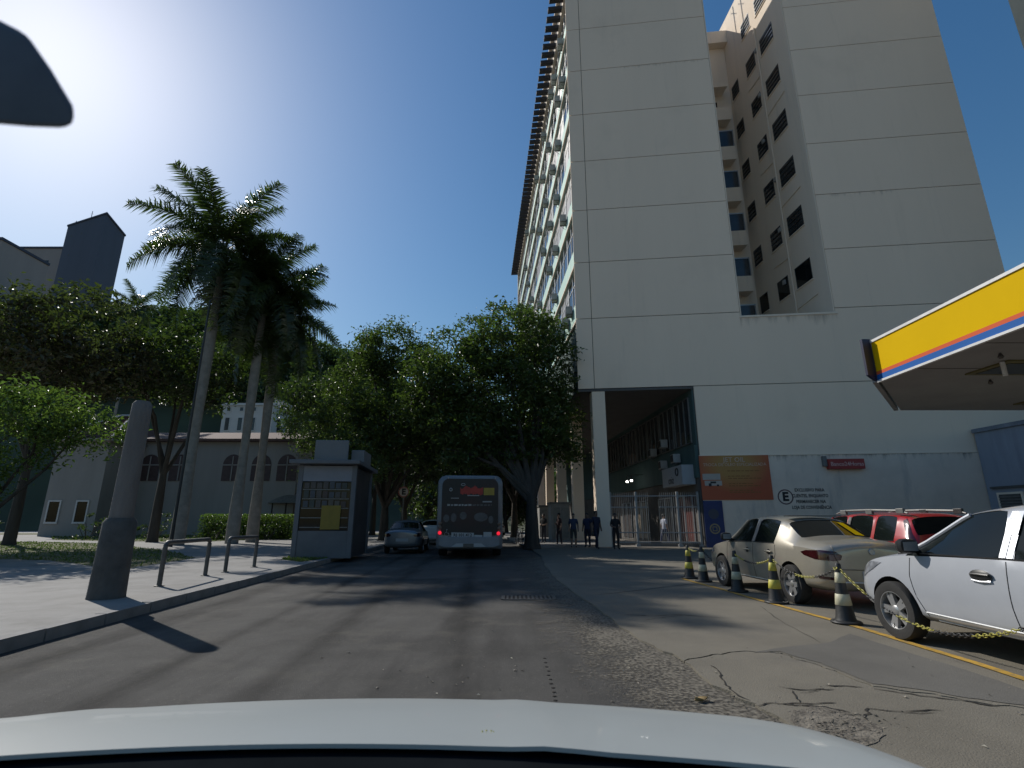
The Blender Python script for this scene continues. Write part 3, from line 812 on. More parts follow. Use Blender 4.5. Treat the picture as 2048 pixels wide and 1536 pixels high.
# annex on the right and pale neighbour building
an = thing('annex', 'low blue grey annex wall with louvred vents at the right', 'building', (24.6, 24, 0))
A0 = Vector((24.6, 24, 0))
blu = mat('annex_wall', (.27, .30, .36), .9, .15, .6, .2, 60, streak=True)
tex_layer(blu, (.13, .14, .17), .8, .55, .75, fac=.5, stretch=(1, 1, .15))
AN = lambda u, v, z: Vector((24.35, 27.0, 0)) - EB * v + EA * u + Vector((0, 0, z))
m = MB(off=A0, fn=AN); m.box(0, 8, 0, 9, 0, 5.85); m.build('wall', blu, an)
m = MB(off=A0, fn=AN); m.box(-.1, 8, 0, 9.1, 5.853, 6.05); m.build('coping', mat('annex_coping', (.2, .22, .26), .9, .2, 2), an)
m = MB(off=A0, fn=AN); m.box(-.12, -.003, .3, 9, 2.95, 3.05); m.build('awning_edge', core_m, an)
for k in range(3):
    v0 = .5 + 1.5 * k
    m = MB(off=A0, fn=AN); m.box(-.06, -.003, v0, v0 + 1.3, 1.5, 2.75); w = m.build('vent_window', wall2_m, an)
    m = MB(off=A0, fn=AN); m.box(-.075, -.062, v0 + .12, v0 + 1.18, 1.6, 2.65); m.build('vent_screen', core_m, w)
    for q in range(7):
        m = MB(off=A0, fn=AN); m.box(-.1, -.077, v0 + .12, v0 + 1.18, 1.66 + .14 * q, 1.72 + .14 * q); m.build('slat', grey_metal, w)
# base wall in front of annex junction (grey stretch right of the brick)
m = bb(); m.box(20.62, U3, -.03, .05, 0, 4.84); m.build('brick_base', blu, bld)
nb = thing('neighbour_building', 'cream tower edge at the top right corner of the view', 'building', (32, 22, 0))
N0 = Vector((32, 22, 0))
m = MB(off=N0); m.box(30.35, 40, 19.5, 24.5, 0, 46); m.build('wall', mat('cream_wall', (.55, .50, .40), .85, .08, .5), nb)
m = MB(off=N0); m.box(30.1, 40.2, 19.3, 24.7, 46.003, 46.6); m.build('cornice', wall2_m, nb)
# sandy grit washed along the seam between asphalt and concrete
gm = bpy.data.materials.new('road_grit'); gm.use_nodes = True
nt = gm.node_tree; N = nt.nodes; L = nt.links; p = N['Principled BSDF']; p.inputs['Roughness'].default_value = .95
tc = N.new('ShaderNodeTexCoord'); n1 = N.new('ShaderNodeTexNoise'); n1.inputs['Scale'].default_value = 30; n1.inputs['Detail'].default_value = 8
n2 = N.new('ShaderNodeTexNoise'); n2.inputs['Scale'].default_value = 2.2; n2.inputs['Detail'].default_value = 6
L.new(tc.outputs['Object'], n1.inputs['Vector']); L.new(tc.outputs['Object'], n2.inputs['Vector'])
rp = N.new('ShaderNodeValToRGB'); rp.color_ramp.elements[0].color = (.06, .053, .043, 1); rp.color_ramp.elements[1].color = (.24, .215, .17, 1)
rp.color_ramp.elements[0].position = .4; rp.color_ramp.elements[1].position = .68
L.new(n1.outputs['Fac'], rp.inputs[0]); L.new(rp.outputs[0], p.inputs['Base Color'])
sx = N.new('ShaderNodeSeparateXYZ'); L.new(tc.outputs['UV'], sx.inputs[0])
a1 = N.new('ShaderNodeMath'); a1.operation = 'MULTIPLY'; L.new(n2.outputs['Fac'], a1.inputs[0]); a1.inputs[1].default_value = 1.5
a2 = N.new('ShaderNodeMath'); a2.operation = 'SUBTRACT'; L.new(a1.outputs[0], a2.inputs[0]); L.new(sx.outputs['Y'], a2.inputs[1])
a3 = N.new('ShaderNodeMath'); a3.operation = 'ADD'; L.new(a2.outputs[0], a3.inputs[0]); L.new(n1.outputs['Fac'], a3.inputs[1])
mr = N.new('ShaderNodeMapRange'); mr.inputs['From Min'].default_value = .35; mr.inputs['From Max'].default_value = 1.05; mr.inputs['To Max'].default_value = .85; L.new(a3.outputs[0], mr.inputs[0])
L.new(mr.outputs[0], p.inputs['Alpha'])
vs = []; fs = []; uv = []
sm_ = []
for i in range(len(edge) - 1):
    for j in range(4): sm_.append(edge[i].lerp(edge[i + 1], j / 4))
sm_.append(edge[-1])
for it in range(6): sm_ = [sm_[0]] + [(sm_[i-1] + sm_[i] * 2 + sm_[i+1]) / 4 for i in range(1, len(sm_) - 1)] + [sm_[-1]]
K = len(sm_)
for i, q in enumerate(sm_):
    for k in range(5): vs.append((q.x + .06 - 1.2 * k / 4, q.y - .25 * k / 4, .008)); uv.append((i / K, k / 4))
for i in range(K - 1):
    for k in range(4): fs.append((i*5+k, (i+1)*5+k, (i+1)*5+k+1, i*5+k+1))
me = bpy.data.meshes.new('grit'); me.from_pydata(vs, [], fs); me.materials.append(gm)
ul = me.uv_layers.new(name='uv')
for lp in me.loops: ul.data[lp.index].uv = uv[lp.vertex_index]
go = inst('grit', me, road); go['kind'] = 'stuff'

# dirt washed down the walls and worn into the lanes: thin stains with soft, ragged alpha
def stain_mat(name, col, sc, stretch, lo, hi, mx):
    m_ = bpy.data.materials.new(name); m_.use_nodes = True
    nt = m_.node_tree; N = nt.nodes; L = nt.links; p = N['Principled BSDF']
    p.inputs['Base Color'].default_value = (*col, 1); p.inputs['Roughness'].default_value = .95; p.inputs['Specular IOR Level'].default_value = .1
    tc = N.new('ShaderNodeTexCoord'); mp = N.new('ShaderNodeMapping'); mp.inputs['Scale'].default_value = stretch
    L.new(tc.outputs['Object'], mp.inputs[0])
    n1 = N.new('ShaderNodeTexNoise'); n1.inputs['Scale'].default_value = sc; n1.inputs['Detail'].default_value = 8; n1.inputs['Roughness'].default_value = .7
    L.new(mp.outputs[0], n1.inputs['Vector'])
    sx = N.new('ShaderNodeSeparateXYZ'); L.new(tc.outputs['UV'], sx.inputs[0])
    a = N.new('ShaderNodeMath'); a.operation = 'MULTIPLY_ADD'; L.new(sx.outputs['Y'], a.inputs[0]); a.inputs[1].default_value = -.55; L.new(n1.outputs['Fac'], a.inputs[2])
    mr = N.new('ShaderNodeMapRange'); mr.inputs['From Min'].default_value = lo; mr.inputs['From Max'].default_value = hi; mr.inputs['To Max'].default_value = mx
    L.new(a.outputs[0], mr.inputs[0]); L.new(mr.outputs[0], p.inputs['Alpha'])
    return m_
drip = stain_mat('wall_drips', (.10, .085, .07), 3.0, (1, 1, .09), .40, .80, .45)
def stain(parent, off, name, m_, pts, uvs):
    me = bpy.data.meshes.new(name); me.from_pydata([tuple(Vector(q) - Vector(off)) for q in pts], [], [(0, 1, 2, 3)]); me.materials.append(m_)
    ul = me.uv_layers.new(name='uv')
    for lp in me.loops: ul.data[lp.index].uv = uvs[lp.vertex_index]
    return inst(name, me, parent)
def wall_stain(u0, u1, zt, h, v):
    stain(bld, BO, 'dirt_streaks', drip, [BW(u0, v, zt), BW(u1, v, zt), BW(u1, v, zt - h), BW(u0, v, zt - h)], [(0, 0), (1, 0), (1, 1), (0, 1)])
wall_stain(6.32, 20.58, 4.842, 1.0, -.053); wall_stain(6.32, 20.58, 4.842, .35, -.0555)
wall_stain(20.63, U3 - .02, 4.838, 1.3, -.033)
wall_stain(U1 - .05, U2 + .1, 12.92, 1.6, -.004)
wall_stain(U2 + .05, U2 + 4.5, zz[3] - .03, .9, -.004)
wall_stain(3.4, U1 - .05, zz[6] - .03, .8, -.004)
wear = stain_mat('lane_wear', (.022, .021, .02), 1.1, (1.4, .3, 1), .15, .62, .28)
for xo, w in ((-1.75, .42), (-.15, .42), (-4.3, .5), (-2.9, .3)):
    P = [Vector((xo + .066 * 0 - .066 * y, y, .0045)) for y in (1.5, 26)]
    for s in (-1, 1):
        stain(road, (0, 0, 0), 'tyre_track', wear, [P[0], P[1], P[1] + Vector((s * w, 0, 0)), P[0] + Vector((s * w, 0, 0))], [(0, 0), (1, 0), (1, 1), (0, 1)])

hm = MB()
for k in range(11):                                    # row of small drilled and tarred holes in the asphalt
    q = G(1089 + 2.3 * k + random.uniform(-2, 2), 1316 + 8.4 * k, .005)
    hm.lathe([(.0, .0055), (.014, .0055), (.017, .001)], 8, (q.x, q.y, 0), cap=False)
ho = hm.build('drill_holes', crack_m, road); ho['kind'] = 'stuff'
# ================================================================== FILLING STATION CANOPY
CZ = 5.0
cy = G(1757, 765, CZ); cx = cy.x
can = thing('station_canopy', 'yellow filling station canopy with red and blue stripe on the right', 'canopy', (20, 8, 0))
K0 = Vector((20, 8, 0))
y_m = mat('canopy_yellow', (.66, .42, .002), .7, .04, .6, spec=.05); r_m = mat('canopy_red', (.60, .10, .03), .6, .04, 1, spec=.2); b_m = mat('canopy_blue', (.008, .10, .36), .6, .05, 1, spec=.2)
sof_m = mat('canopy_soffit', (.28, .285, .29), .7, .1, .8)
x0 = cx; y1 = cy.y; yf = G(1797, 822, CZ).y; xf = G(1797, 822, CZ).x
foot = [(x0, -6), (x0, y1), (xf, yf), (32, yf), (32, -6)]
inn = [(x0 + .06, -5.9), (x0 + .06, y1 - .02), (xf + .03, yf - .06), (31.9, yf - .06), (31.9, -5.9)]
m = MB(off=K0); m.prism(inn, CZ + .012, CZ + .10); m.build('soffit', sof_m, can)
m = MB(off=K0); m.prism(inn, CZ + 1.0, CZ + 1.1); m.build('deck', grey_metal, can)
tz = D(1743, 683, y1).z
hgt = tz - CZ
def fascia(n, m_, z0, z1, out):
    m = MB(off=K0)
    m.box(x0 - out, x0 + .05, -6, y1, z0, z1)
    return m.build(n, m_, can)
fascia('fascia_panel', y_m, CZ + .31 * hgt / 1.2, tz - .05, .0)
fascia('red_stripe', r_m, CZ + .215 * hgt / 1.2, CZ + .308 * hgt / 1.2, .004)
fascia('blue_stripe', b_m, CZ + .06, CZ + .213 * hgt / 1.2, .008)
fascia('bottom_trim', white_metal, CZ, CZ + .055, .03)
fascia('top_trim', white_metal, tz - .048, tz + .02, .03)
m = MB(off=K0)
p0 = Vector((x0, y1 + .02, 0)); p1 = Vector((xf, yf, 0)); dd = (p1 - p0).normalized(); nn = Vector((-dd.y, dd.x, 0)) * .12
m.prism([tuple((p0 + nn)[:2]), tuple(p0[:2]), tuple(p1[:2]), tuple((p1 + nn)[:2])], CZ + .02, tz - .01); m.build('corner_fascia', sof_m, can)
m = MB(off=K0); m.box(x0 - .24, x0 - .02, y1 + .0, y1 + .09, CZ + .22, tz + .07)
m._add([(x0 - .24, y1, CZ + .22), (x0 - .02, y1, CZ + .22), (x0 - .02, y1 + .09, CZ + .22), (x0 - .24, y1 + .09, CZ + .22), (x0 - .02, y1, CZ + .03), (x0 - .02, y1 + .09, CZ + .03)], [(0, 1, 4), (3, 5, 2), (0, 4, 5, 3), (1, 2, 5, 4)])
m.build('end_cap', mat('end_cap_navy', (.012, .016, .05), .45, .2, 2), can)
for k, (px, py) in enumerate(((2044, 735), (2120, 800))):
    c = G(px, py, CZ) if k == 0 else G(px, py, CZ)
    m = MB(off=K0); m.box(c.x - .9, c.x + .9, c.y - .6, c.y + .6, CZ - .03, CZ + .01); fx = m.build('light_fixture', mat('fixture_olive', (.16, .14, .05), .5, .2, 3), can)
    m = MB(off=K0); m.box(c.x - .75, c.x + .75, c.y - .45, c.y + .45, CZ - .045, CZ - .032); m.build('diffuser', mat('diffuser', (.08, .08, .06), .3, .2, 3), fx)
    m = MB(off=K0); m.tube([(c.x - .95, c.y - .5, CZ - .02), (c.x - .95, c.y - .5, CZ - .35)], .05, 8); m.build('camera_pod', white_metal, fx)
for px, py in ((2000, 707), (1980, 760)):
    c = G(px, py, CZ); m = MB(off=K0); m.lathe([(.03, CZ - .12), (.06, CZ - .08), (.02, CZ + .01)], 8, (c.x, c.y, 0)); m.build('sprinkler', steel_dark, can)
for yy in (3.0, 11.0):
    m = MB(off=K0); m.box(20.6, 21.2, yy - .3, yy + .3, .03, CZ + .02); m.build('column', y_m, can, bevel=.02)
m = MB(off=K0)
for k in range(9):
    yv = y1 - 1.3 - 1.9 * k
    m.box(x0 + .07, 31.8, yv - .01, yv + .01, CZ + .004, CZ + .0115)
m.build('panel_seams', core_m, can)

# ================================================================== CARS
def ring_pts(s):
    x, zb, ws, wm, zs, ws2, zt, wt = s
    zmid = zb + (zs - zb) * .52
    return [(x, 0, zb), (x, ws * .82, zb), (x, ws, zb + .10), (x, wm, zmid), (x, ws2, zs), (x, wt, zt - .045), (x, wt * .55, zt), (x, 0, zt + .008)]
def car_body(name, st, glass, wheels, wr, levels=2):
    """loft a closed body through the stations, round it, cut the wheel arches; glass(i, j) gives the material of a cage face"""
    n = 8
    V = []; Fc = []; Mi = []
    full = 2 * n - 2
    for s in st:
        h = ring_pts(s)
        V += [Vector(p) for p in h] + [Vector((p[0], -p[1], p[2])) for p in h[-2:0:-1]]
    for i in range(len(st) - 1):
        for j in range(full):
            Fc.append((i * full + j, i * full + (j + 1) % full, (i + 1) * full + (j + 1) % full, (i + 1) * full + j))
            jj = j if j < n - 1 else full - 1 - j
            Mi.append(glass(i, jj, j < n - 1))
    for e, flip in ((0, False), (len(st) - 1, True)):
        h = list(range(e * full, (e + 1) * full))
        for j in range(n - 1):
            a, b = h[j], h[j + 1]; c, d = h[(full - j - 1) % full], h[(full - j) % full]
            q = [a, b, c, d]
            q2 = []
            for t in q:
                if t not in q2: q2.append(t)
            if len(q2) > 2: Fc.append(tuple(q2)); Mi.append(0)
    me = bpy.data.meshes.new(name); me.from_pydata([tuple(v) for v in V], [], Fc)
    me.polygons.foreach_set('material_index', Mi)
    for k in range(8): me.materials.append(None)
    bm = bmesh.new(); bm.from_mesh(me)
    bmesh.ops.recalc_face_normals(bm, faces=bm.faces)
    cl = bm.edges.layers.float.get('crease_edge') or bm.edges.layers.float.new('crease_edge')
    for e in bm.edges:
        fs = e.link_faces
        if len(fs) == 2 and fs[0].material_index != fs[1].material_index: e[cl] = .75
        a, b = e.verts
        if len(fs) == 2 and abs(a.co.x - b.co.x) > 1e-4:
            ja = a.index % full; 
            if ja in (4, full - 4): e[cl] = max(e[cl], .6)
            if ja in (5, full - 5): e[cl] = max(e[cl], .35)
            if ja in (2, full - 2): e[cl] = max(e[cl], .5)
    bm.to_mesh(me); bm.free()
    o = bpy.data.objects.new(name, me); COL.objects.link(o)
    ss = o.modifiers.new('s', 'SUBSURF'); ss.levels = levels; ss.render_levels = levels
    cut = []
    for wx in wheels:
        for s in (-1, 1):
            b = MB(); b.lathe([(wr, .42), (wr, 1.3)] if s > 0 else [(wr, -1.3), (wr, -.42)], 32, (wx, 0, wr - .045), 'y')
            cme = b.mesh('c', [None]); cme.materials.clear()
            for k in range(8): cme.materials.append(None)
            for p in cme.polygons: p.material_index = 7
            co = bpy.data.objects.new('c', cme); COL.objects.link(co); cut.append(co)
            bo = o.modifiers.new('b', 'BOOLEAN'); bo.operation = 'DIFFERENCE'; bo.object = co; bo.solver = 'EXACT'
    dgp = bpy.context.evaluated_depsgraph_get()
    out = bpy.data.meshes.new_from_object(o.evaluated_get(dgp))
    for c in cut: bpy.data.objects.remove(c)
    bpy.data.objects.remove(o)
    return out
def split_body(me, mats_names, root):
    """separate the rounded shell by material into parts of the car; returns BVH of the whole"""
    bvh = BVHTree.FromPolygons([v.co for v in me.vertices], [tuple(p.vertices) for p in me.polygons])
    for mi, (nm, mm) in mats_names.items():
        bm = bmesh.new(); bm.from_mesh(me)
        bmesh.ops.delete(bm, geom=[f for f in bm.faces if f.material_index != mi], context='FACES')
        if not bm.faces: bm.free(); continue
        # each connected patch is its own part (windows)
        if mi == 0:
            groups = [list(bm.faces)]
        else:
            groups = []; seen = set()
            for f in bm.faces:
                if f in seen: continue
                st_ = [f]; seen.add(f); g = []
                while st_:
                    q = st_.pop(); g.append(q)
                    for e in q.edges:
                        for l in e.link_faces:
                            if l not in seen: seen.add(l); st_.append(l)
                groups.append(g)
        for g in groups:
            idx = {}; vs = []; fs = []
            for f in g:
                ff = []
                for v in f.verts:
                    if v not in idx: idx[v] = len(vs); vs.append(v.co - (v.normal * (.006 if mi not in (0, 7) else 0)))
                    ff.append(idx[v])
                fs.append(ff)
            m2 = bpy.data.meshes.new(nm); m2.from_pydata([tuple(v) for v in vs], [], fs); m2.materials.append(mm)
            m2.polygons.foreach_set('use_smooth', [True] * len(m2.polygons))
            try: m2.set_sharp_from_angle(angle=R(38))
            except Exception: pass
            o = bpy.data.objects.new(nm, m2); COL.objects.link(o); o.parent = root
        bm.free()
    return bvh
def hit(bvh, o, d, off=.004):
    p, n, i, t = bvh.ray_cast(Vector(o), Vector(d).normalized())
    if p is None: return None
    d = Vector(d).normalized()
    if n.dot(d) > 0: n = -n
    return p + n * off
def side_pt(bvh, x, z, off=.004, s=1):
    return hit(bvh, (x, 2 * s, z), (0, -s, 0), off)
def seam(bvh, pts, root, name='door_seam', r=.0045, m_=None, s=1, fn=None):
    P = []
    for i in range(len(pts) - 1):
        for k in range(8):
            t = k / 8; x = pts[i][0] * (1 - t) + pts[i+1][0] * t; z = pts[i][1] * (1 - t) + pts[i+1][1] * t
            p = fn(x, z) if fn else side_pt(bvh, x, z, .0, s)
            if p is not None: P.append(p)
    if len(P) > 2:
        b = MB(); b.tube(P, r, 5); return b.build(name, m_ or black_pl, root)
def patch(bvh, outline, root, name, m_, fn, cuts=3):
    bm = bmesh.new()
    vs = [bm.verts.new((a, b, 0)) for a, b in outline]
    f = bm.faces.new(vs); bmesh.ops.triangulate(bm, faces=[f])
    for k in range(cuts): bmesh.ops.subdivide_edges(bm, edges=bm.edges[:], cuts=1, use_grid_fill=True)
    bmesh.ops.triangulate(bm, faces=bm.faces[:])
    bad = []
    for v in bm.verts:
        p = fn(v.co.x, v.co.y)
        if p is None: bad.append(v)
        else: v.co = p
    if bad: bmesh.ops.delete(bm, geom=bad, context='VERTS')
    me = bpy.data.meshes.new(name); bm.to_mesh(me); bm.free()
    me.materials.append(m_); me.polygons.foreach_set('use_smooth', [True] * len(me.polygons))
    o = bpy.data.objects.new(name, me); COL.objects.link(o); o.parent = root
    return o
rim_m = mat('rim_silver', (.45, .45, .45), .35, .08, 5, metal=.7)
def wheel(root, x, y, r, spokes, s, twin=False):
    w = bpy.data.objects.new('wheel', None); COL.objects.link(w); w.parent = root; w.location = (x, y, r)
    b = MB(); rw = .095
    b.lathe([(r * .62, -rw * .9), (r * .80, -rw), (r * .95, -rw * .95), (r, -rw * .65), (r, rw * .65), (r * .95, rw * .95), (r * .80, rw), (r * .62, rw * .9)], 36, axis='y', cap=False); b.build('tyre', rubber_m, w)
    b = MB(); b.lathe([(r * .615, -rw * .9), (r * .58, -rw * .3), (r * .58, rw * .3), (r * .625, rw * .93), (r * .645, rw * .93)], 36, axis='y', cap=False)
    for k in range(spokes):
        an = 2 * math.pi * k / spokes
        for da in ((-.16, .16) if twin else (0,)):
            hw = .021 if twin else .036
            ca, sa = math.cos(an + da), math.sin(an + da)
            t = Vector((-sa, 0, ca))
            def q(rr, o_, yy): return Vector((ca * rr, yy, sa * rr)) + t * o_
            yo = s * rw * .72
            b._add([q(.05, -hw * 1.3, yo * .95), q(.05, hw * 1.3, yo * .95), q(r * .62, hw * .9, yo), q(r * .62, -hw * .9, yo),
                    q(.05, -hw * 1.3, yo * .3), q(.05, hw * 1.3, yo * .3), q(r * .62, hw * .9, yo * .5), q(r * .62, -hw * .9, yo * .5)],
                   [(0, 1, 2, 3), (4, 7, 6, 5), (0, 4, 5, 1), (1, 5, 6, 2), (2, 6, 7, 3), (3, 7, 4, 0)])
    b.lathe([(.0, s * rw * .80), (.04, s * rw * .80), (.068, s * rw * .6), (.07, s * rw * .2)], 16, axis='y', cap=False)
    b.build('rim', rim_m, w)
    b = MB(); b.lathe([(0, -s * .005), (r * .58, -s * .006)], 24, axis='y', cap=False); b.build('brake_backing', black_pl, w)
    return w
def make_car(name, label, loc, heading, kind, paint, group=None, detail=True):
    root = thing(name, label, 'car', loc, heading + math.pi / 2, group)
    well = mat('wheel_well', (.012, .012, .012), .9, .2, 5)
    if kind == 'sedan':
        ax = (-1.22, 1.25); wr = .305
        st = [(-2.10, .42, .50, .56, .80, .58, .90, .46), (-2.05, .30, .68, .74, .86, .72, .985, .58), (-1.88, .25, .76, .80, .89, .775, 1.025, .63), (-1.55, .24, .79, .82, .91, .79, 1.05, .64),
              (-1.36, .24, .80, .825, .925, .79, 1.075, .62), (-.92, .22, .80, .83, .93, .785, 1.335, .56), (-.78, .22, .80, .83, .93, .785, 1.385, .555), (-.10, .21, .80, .83, .925, .785, 1.425, .56), (-.02, .21, .80, .83, .925, .785, 1.426, .56),
              (.42, .21, .80, .83, .92, .78, 1.40, .54), (.98, .22, .80, .83, .905, .775, 1.03, .62), (1.10, .22, .80, .83, .90, .775, .98, .64), (1.55, .23, .79, .82, .85, .765, .915, .62), (1.88, .25, .74, .78, .76, .70, .82, .56), (2.04, .30, .62, .68, .66, .62, .70, .48), (2.09, .40, .48, .54, .58, .52, .62, .40)]
        def gl(i, j, left):
            if j == 4 and i in (6, 8, 9): return 1
            if j in (5, 6) and i == 9: return 2
            if j in (5, 6) and i in (4,): return 3
            return 0
        belt = .925; win = (-.78, -.06, .98)
    elif kind == 'hatch':
        ax = (-1.20, 1.33); wr = .315
        st = [(-1.90, .44, .52, .58, .88, .60, 1.02, .46), (-1.86, .32, .70, .76, .92, .74, 1.06, .58), (-1.70, .27, .78, .82, .95, .78, 1.14, .60), (-1.28, .24, .80, .845, .96, .79, 1.40, .54), (-1.10, .23, .80, .845, .96, .79, 1.44, .55), (-.16, .22, .80, .845, .955, .79, 1.48, .56), (-.06, .22, .80, .845, .955, .79, 1.48, .56),
              (.40, .22, .80, .845, .95, .785, 1.43, .54), (1.10, .22, .80, .845, .935, .78, 1.05, .62), (1.24, .22, .80, .845, .925, .775, 1.005, .63), (1.62, .23, .79, .84, .88, .765, .945, .60), (1.88, .25, .74, .79, .78, .70, .85, .54), (2.00, .30, .62, .68, .68, .62, .73, .46), (2.04, .40, .48, .54, .60, .52, .64, .38)]
        def gl(i, j, left):
            if j == 4 and i in (4, 6, 7): return 1
            if j in (5, 6) and i == 7: return 2
            if j in (5, 6) and i == 2: return 3
            return 0
        belt = .955; win = (-1.10, -.11, 1.10)
    else:                                              # tall square-backed hatch
        ax = (-1.15, 1.22); wr = .30
        st = [(-1.88, .44, .56, .62, .84, .66, .95, .54), (-1.85, .32, .72, .76, .90, .76, 1.02, .63), (-1.80, .27, .76, .80, .93, .785, 1.10, .645), (-1.66, .25, .79, .815, .95, .785, 1.40, .60), (-1.52, .24, .79, .82, .95, .785, 1.445, .595), (-1.40, .24, .79, .82, .95, .785, 1.46, .595), (-.86, .22, .79, .82, .95, .785, 1.48, .595), (-.80, .22, .79, .82, .95, .785, 1.48, .595), (-.12, .22, .79, .82, .945, .785, 1.49, .595), (-.04, .22, .79, .82, .945, .785, 1.49, .595),
              (.50, .22, .79, .82, .94, .78, 1.45, .58), (1.06, .22, .79, .82, .93, .77, 1.05, .63), (1.18, .22, .79, .82, .92, .765, 1.0, .64), (1.55, .24, .78, .81, .88, .75, .95, .62), (1.80, .28, .74, .76, .78, .70, .85, .56), (1.88, .36, .60, .64, .66, .60, .72, .46)]
        def gl(i, j, left):
            if j == 4 and i in (5, 7, 9, 10): return 1
            if j in (5, 6) and i == 10: return 2
            if j in (5, 6) and i == 2: return 3
            return 0
        belt = .95; win = (-1.40, -.08, 1.06)
    body = car_body(name + '_shell', st, gl, ax, wr + .05, 2)
    bvh = split_body(body, {0: ('body', paint), 1: ('side_window', dark_glass), 2: ('windscreen', dark_glass), 3: ('rear_window', dark_glass), 7: ('wheel_arch', well)}, root)
    sp = {'sedan': 6, 'hatch': 5, 'tall': 6}[kind]
    for wx in ax:
        for s in (-1, 1):
            wheel(root, wx, s * (.745 if kind != 'hatch' else .755), wr, sp, s, kind == 'hatch')
    L0, L1 = st[0][0], st[-1][0]
    red_l = mat('tail_lamp', (.035, .004, .005), .15, .3, 8, coat=1.0)
    clear_l = mat('head_lamp', (.22, .23, .25), .08, .4, 12, coat=1.0)
    rear = lambda y, z: hit(bvh, (L0 - 1, y, z), (1, 0, 0), .006)
    def corner_r(s):                                   # project from behind and the side
        def f(a, z): return hit(bvh, (L0 - 1.2, s * (a + 1.2 * .85), z), (1, -s * .85, 0), .006)
        return f
    for s in (-1, 1):
        if kind == 'sedan':
            patch(bvh, [(.52, .735), (.64, .72), (.98, .74), (1.20, .79), (1.26, .835), (1.14, .865), (.85, .875), (.60, .86), (.49, .80)], root, 'tail_light', red_l, corner_r(s))
        elif kind == 'tall':
            patch(bvh, [(.72, .78), (.86, .78), (.92, 1.0), (.93, 1.32), (.84, 1.36), (.80, 1.1), (.74, .95)], root, 'tail_light', red_l, corner_r(s))
        else:
            patch(bvh, [(.55, .84), (.95, .82), (1.1, .95), (.9, 1.0), (.6, .97)], root, 'tail_light', red_l, corner_r(s))
        def corner_f(a, z, s=s): return hit(bvh, (L1 + 1.2, s * (a + 1.2 * .85), z), (-1, -s * .85, 0), .006)
        if kind == 'hatch':
            patch(bvh, [(.50, .63), (.9, .64), (1.12, .74), (1.26, .83), (1.05, .83), (.7, .76), (.5, .70)], root, 'headlight', clear_l, corner_f)
        else:
            patch(bvh, [(.5, .56), (.9, .58), (1.15, .68), (1.1, .76), (.8, .72), (.5, .66)], root, 'headlight', clear_l, corner_f)
    if not detail:
        patch(bvh, [(-.26, .52), (.26, .52), (.26, .65), (-.26, .65)], root, 'number_plate', mat('plate_grey', (.5, .5, .5), .5, .05, 4), rear, 1)
        return root
    for s in (-1, 1):
        # doors, handles, mirror, pillars, sills
        w0, w1, w2 = win
        seam(bvh, [(w1, belt - .01), (w1 - .005, .55), (w1 - .03, .28)], root, s=s)
        if kind == 'hatch':
            seam(bvh, [(1.02, .91), (1.03, .72), (.97, .5), (.86, .30)], root, s=s)
            seam(bvh, [(-.98, .93), (-.98, .75), (-.86, .55), (-.80, .30)], root, s=s)
            for hx in (.02, -.92): 
                p = side_pt(bvh, hx + .12, .80, .002, s)
                b = MB(); b.lathe([(.0, 0), (.05, .001), (.058, .016), (.04, .03), (0, .032)], 20, axis='y', cap=False)
                for i, v in enumerate(b.v): b.v[i] = Vector((p.x + v.x * 2.0, p.y + s * v.y, p.z + v.z))
                h = b.build('door_handle', black_pl, root)
                b = MB(); b.tube([(p.x - .10, p.y + s * .03, p.z + .012), (p.x, p.y + s * .042, p.z + .016), (p.x + .09, p.y + s * .03, p.z + .012)], .011, 6); b.build('grip', black_pl, h)
                b = MB(); b.tube([(p.x - .10, p.y + s * .012, p.z - .045), (p.x, p.y + s * .02, p.z - .052), (p.x + .10, p.y + s * .012, p.z - .045)], .012, 6); b.build('handle_lip', paint, h)
        elif kind == 'sedan':
            seam(bvh, [(.98, .89), (.97, .6), (.90, .30)], root, s=s)
            seam(bvh, [(-.80, .91), (-.82, .75), (-.74, .60), (-.70, .30)], root, s=s)
            for hx in (.14, -.62):
                p = side_pt(bvh, hx, .79, .002, s)
                b = MB(); b.tube([(p.x - .10, p.y + s * .02, p.z), (p.x, p.y + s * .034, p.z + .006), (p.x + .10, p.y + s * .02, p.z)], [.014, .017, .014], 8); h = b.build('door_handle', paint, root)
                b = MB(); b.lathe([(0, .0), (.05, .002)], 16, (p.x, p.y + s * .002, p.z - .008), 'y', False)
                b.build('handle_cup', black_pl, h)
            seam(bvh, [(.9, .30), (-.70, .29)], root, 'sill_trim', .012, white_metal, s=s)
        else:
            seam(bvh, [(-.83, .93), (-.86, .7), (-.75, .3)], root, s=s)
        seam(bvh, [(w0, belt + .012), (w1, belt + .012), (w2 - .06, belt + .004)], root, 'window_seal', .009, black_pl, s=s)
        # A pillar along the windscreen edge
        i0 = [i for i, q in enumerate(st) if abs(q[0] - w2) < 1e-3][0]
        A = Vector((st[i0 - 1][0], s * (st[i0 - 1][7] + .006), st[i0 - 1][6] - .045)); B_ = Vector((st[i0][0], s * (st[i0][7] + .03), st[i0][6] - .05))
        P = []
        for k in range(9):
            t = k / 8; q = A.lerp(B_, t)
            p, n_, ii, dd_ = bvh.find_nearest(q); P.append(p)
        b = MB(); b.tube(P, .024, 8); b.build('pillar', paint, root)
        # B pillar cover
        q0 = side_pt(bvh, w1, belt + .02, .003, s); q1 = side_pt(bvh, w1, 1.36, .003, s)
        pm_ = paint if kind == 'hatch' else (grey_metal if kind == 'sedan' else black_pl)
        b = MB(); hw = .062 if kind == 'hatch' else .05
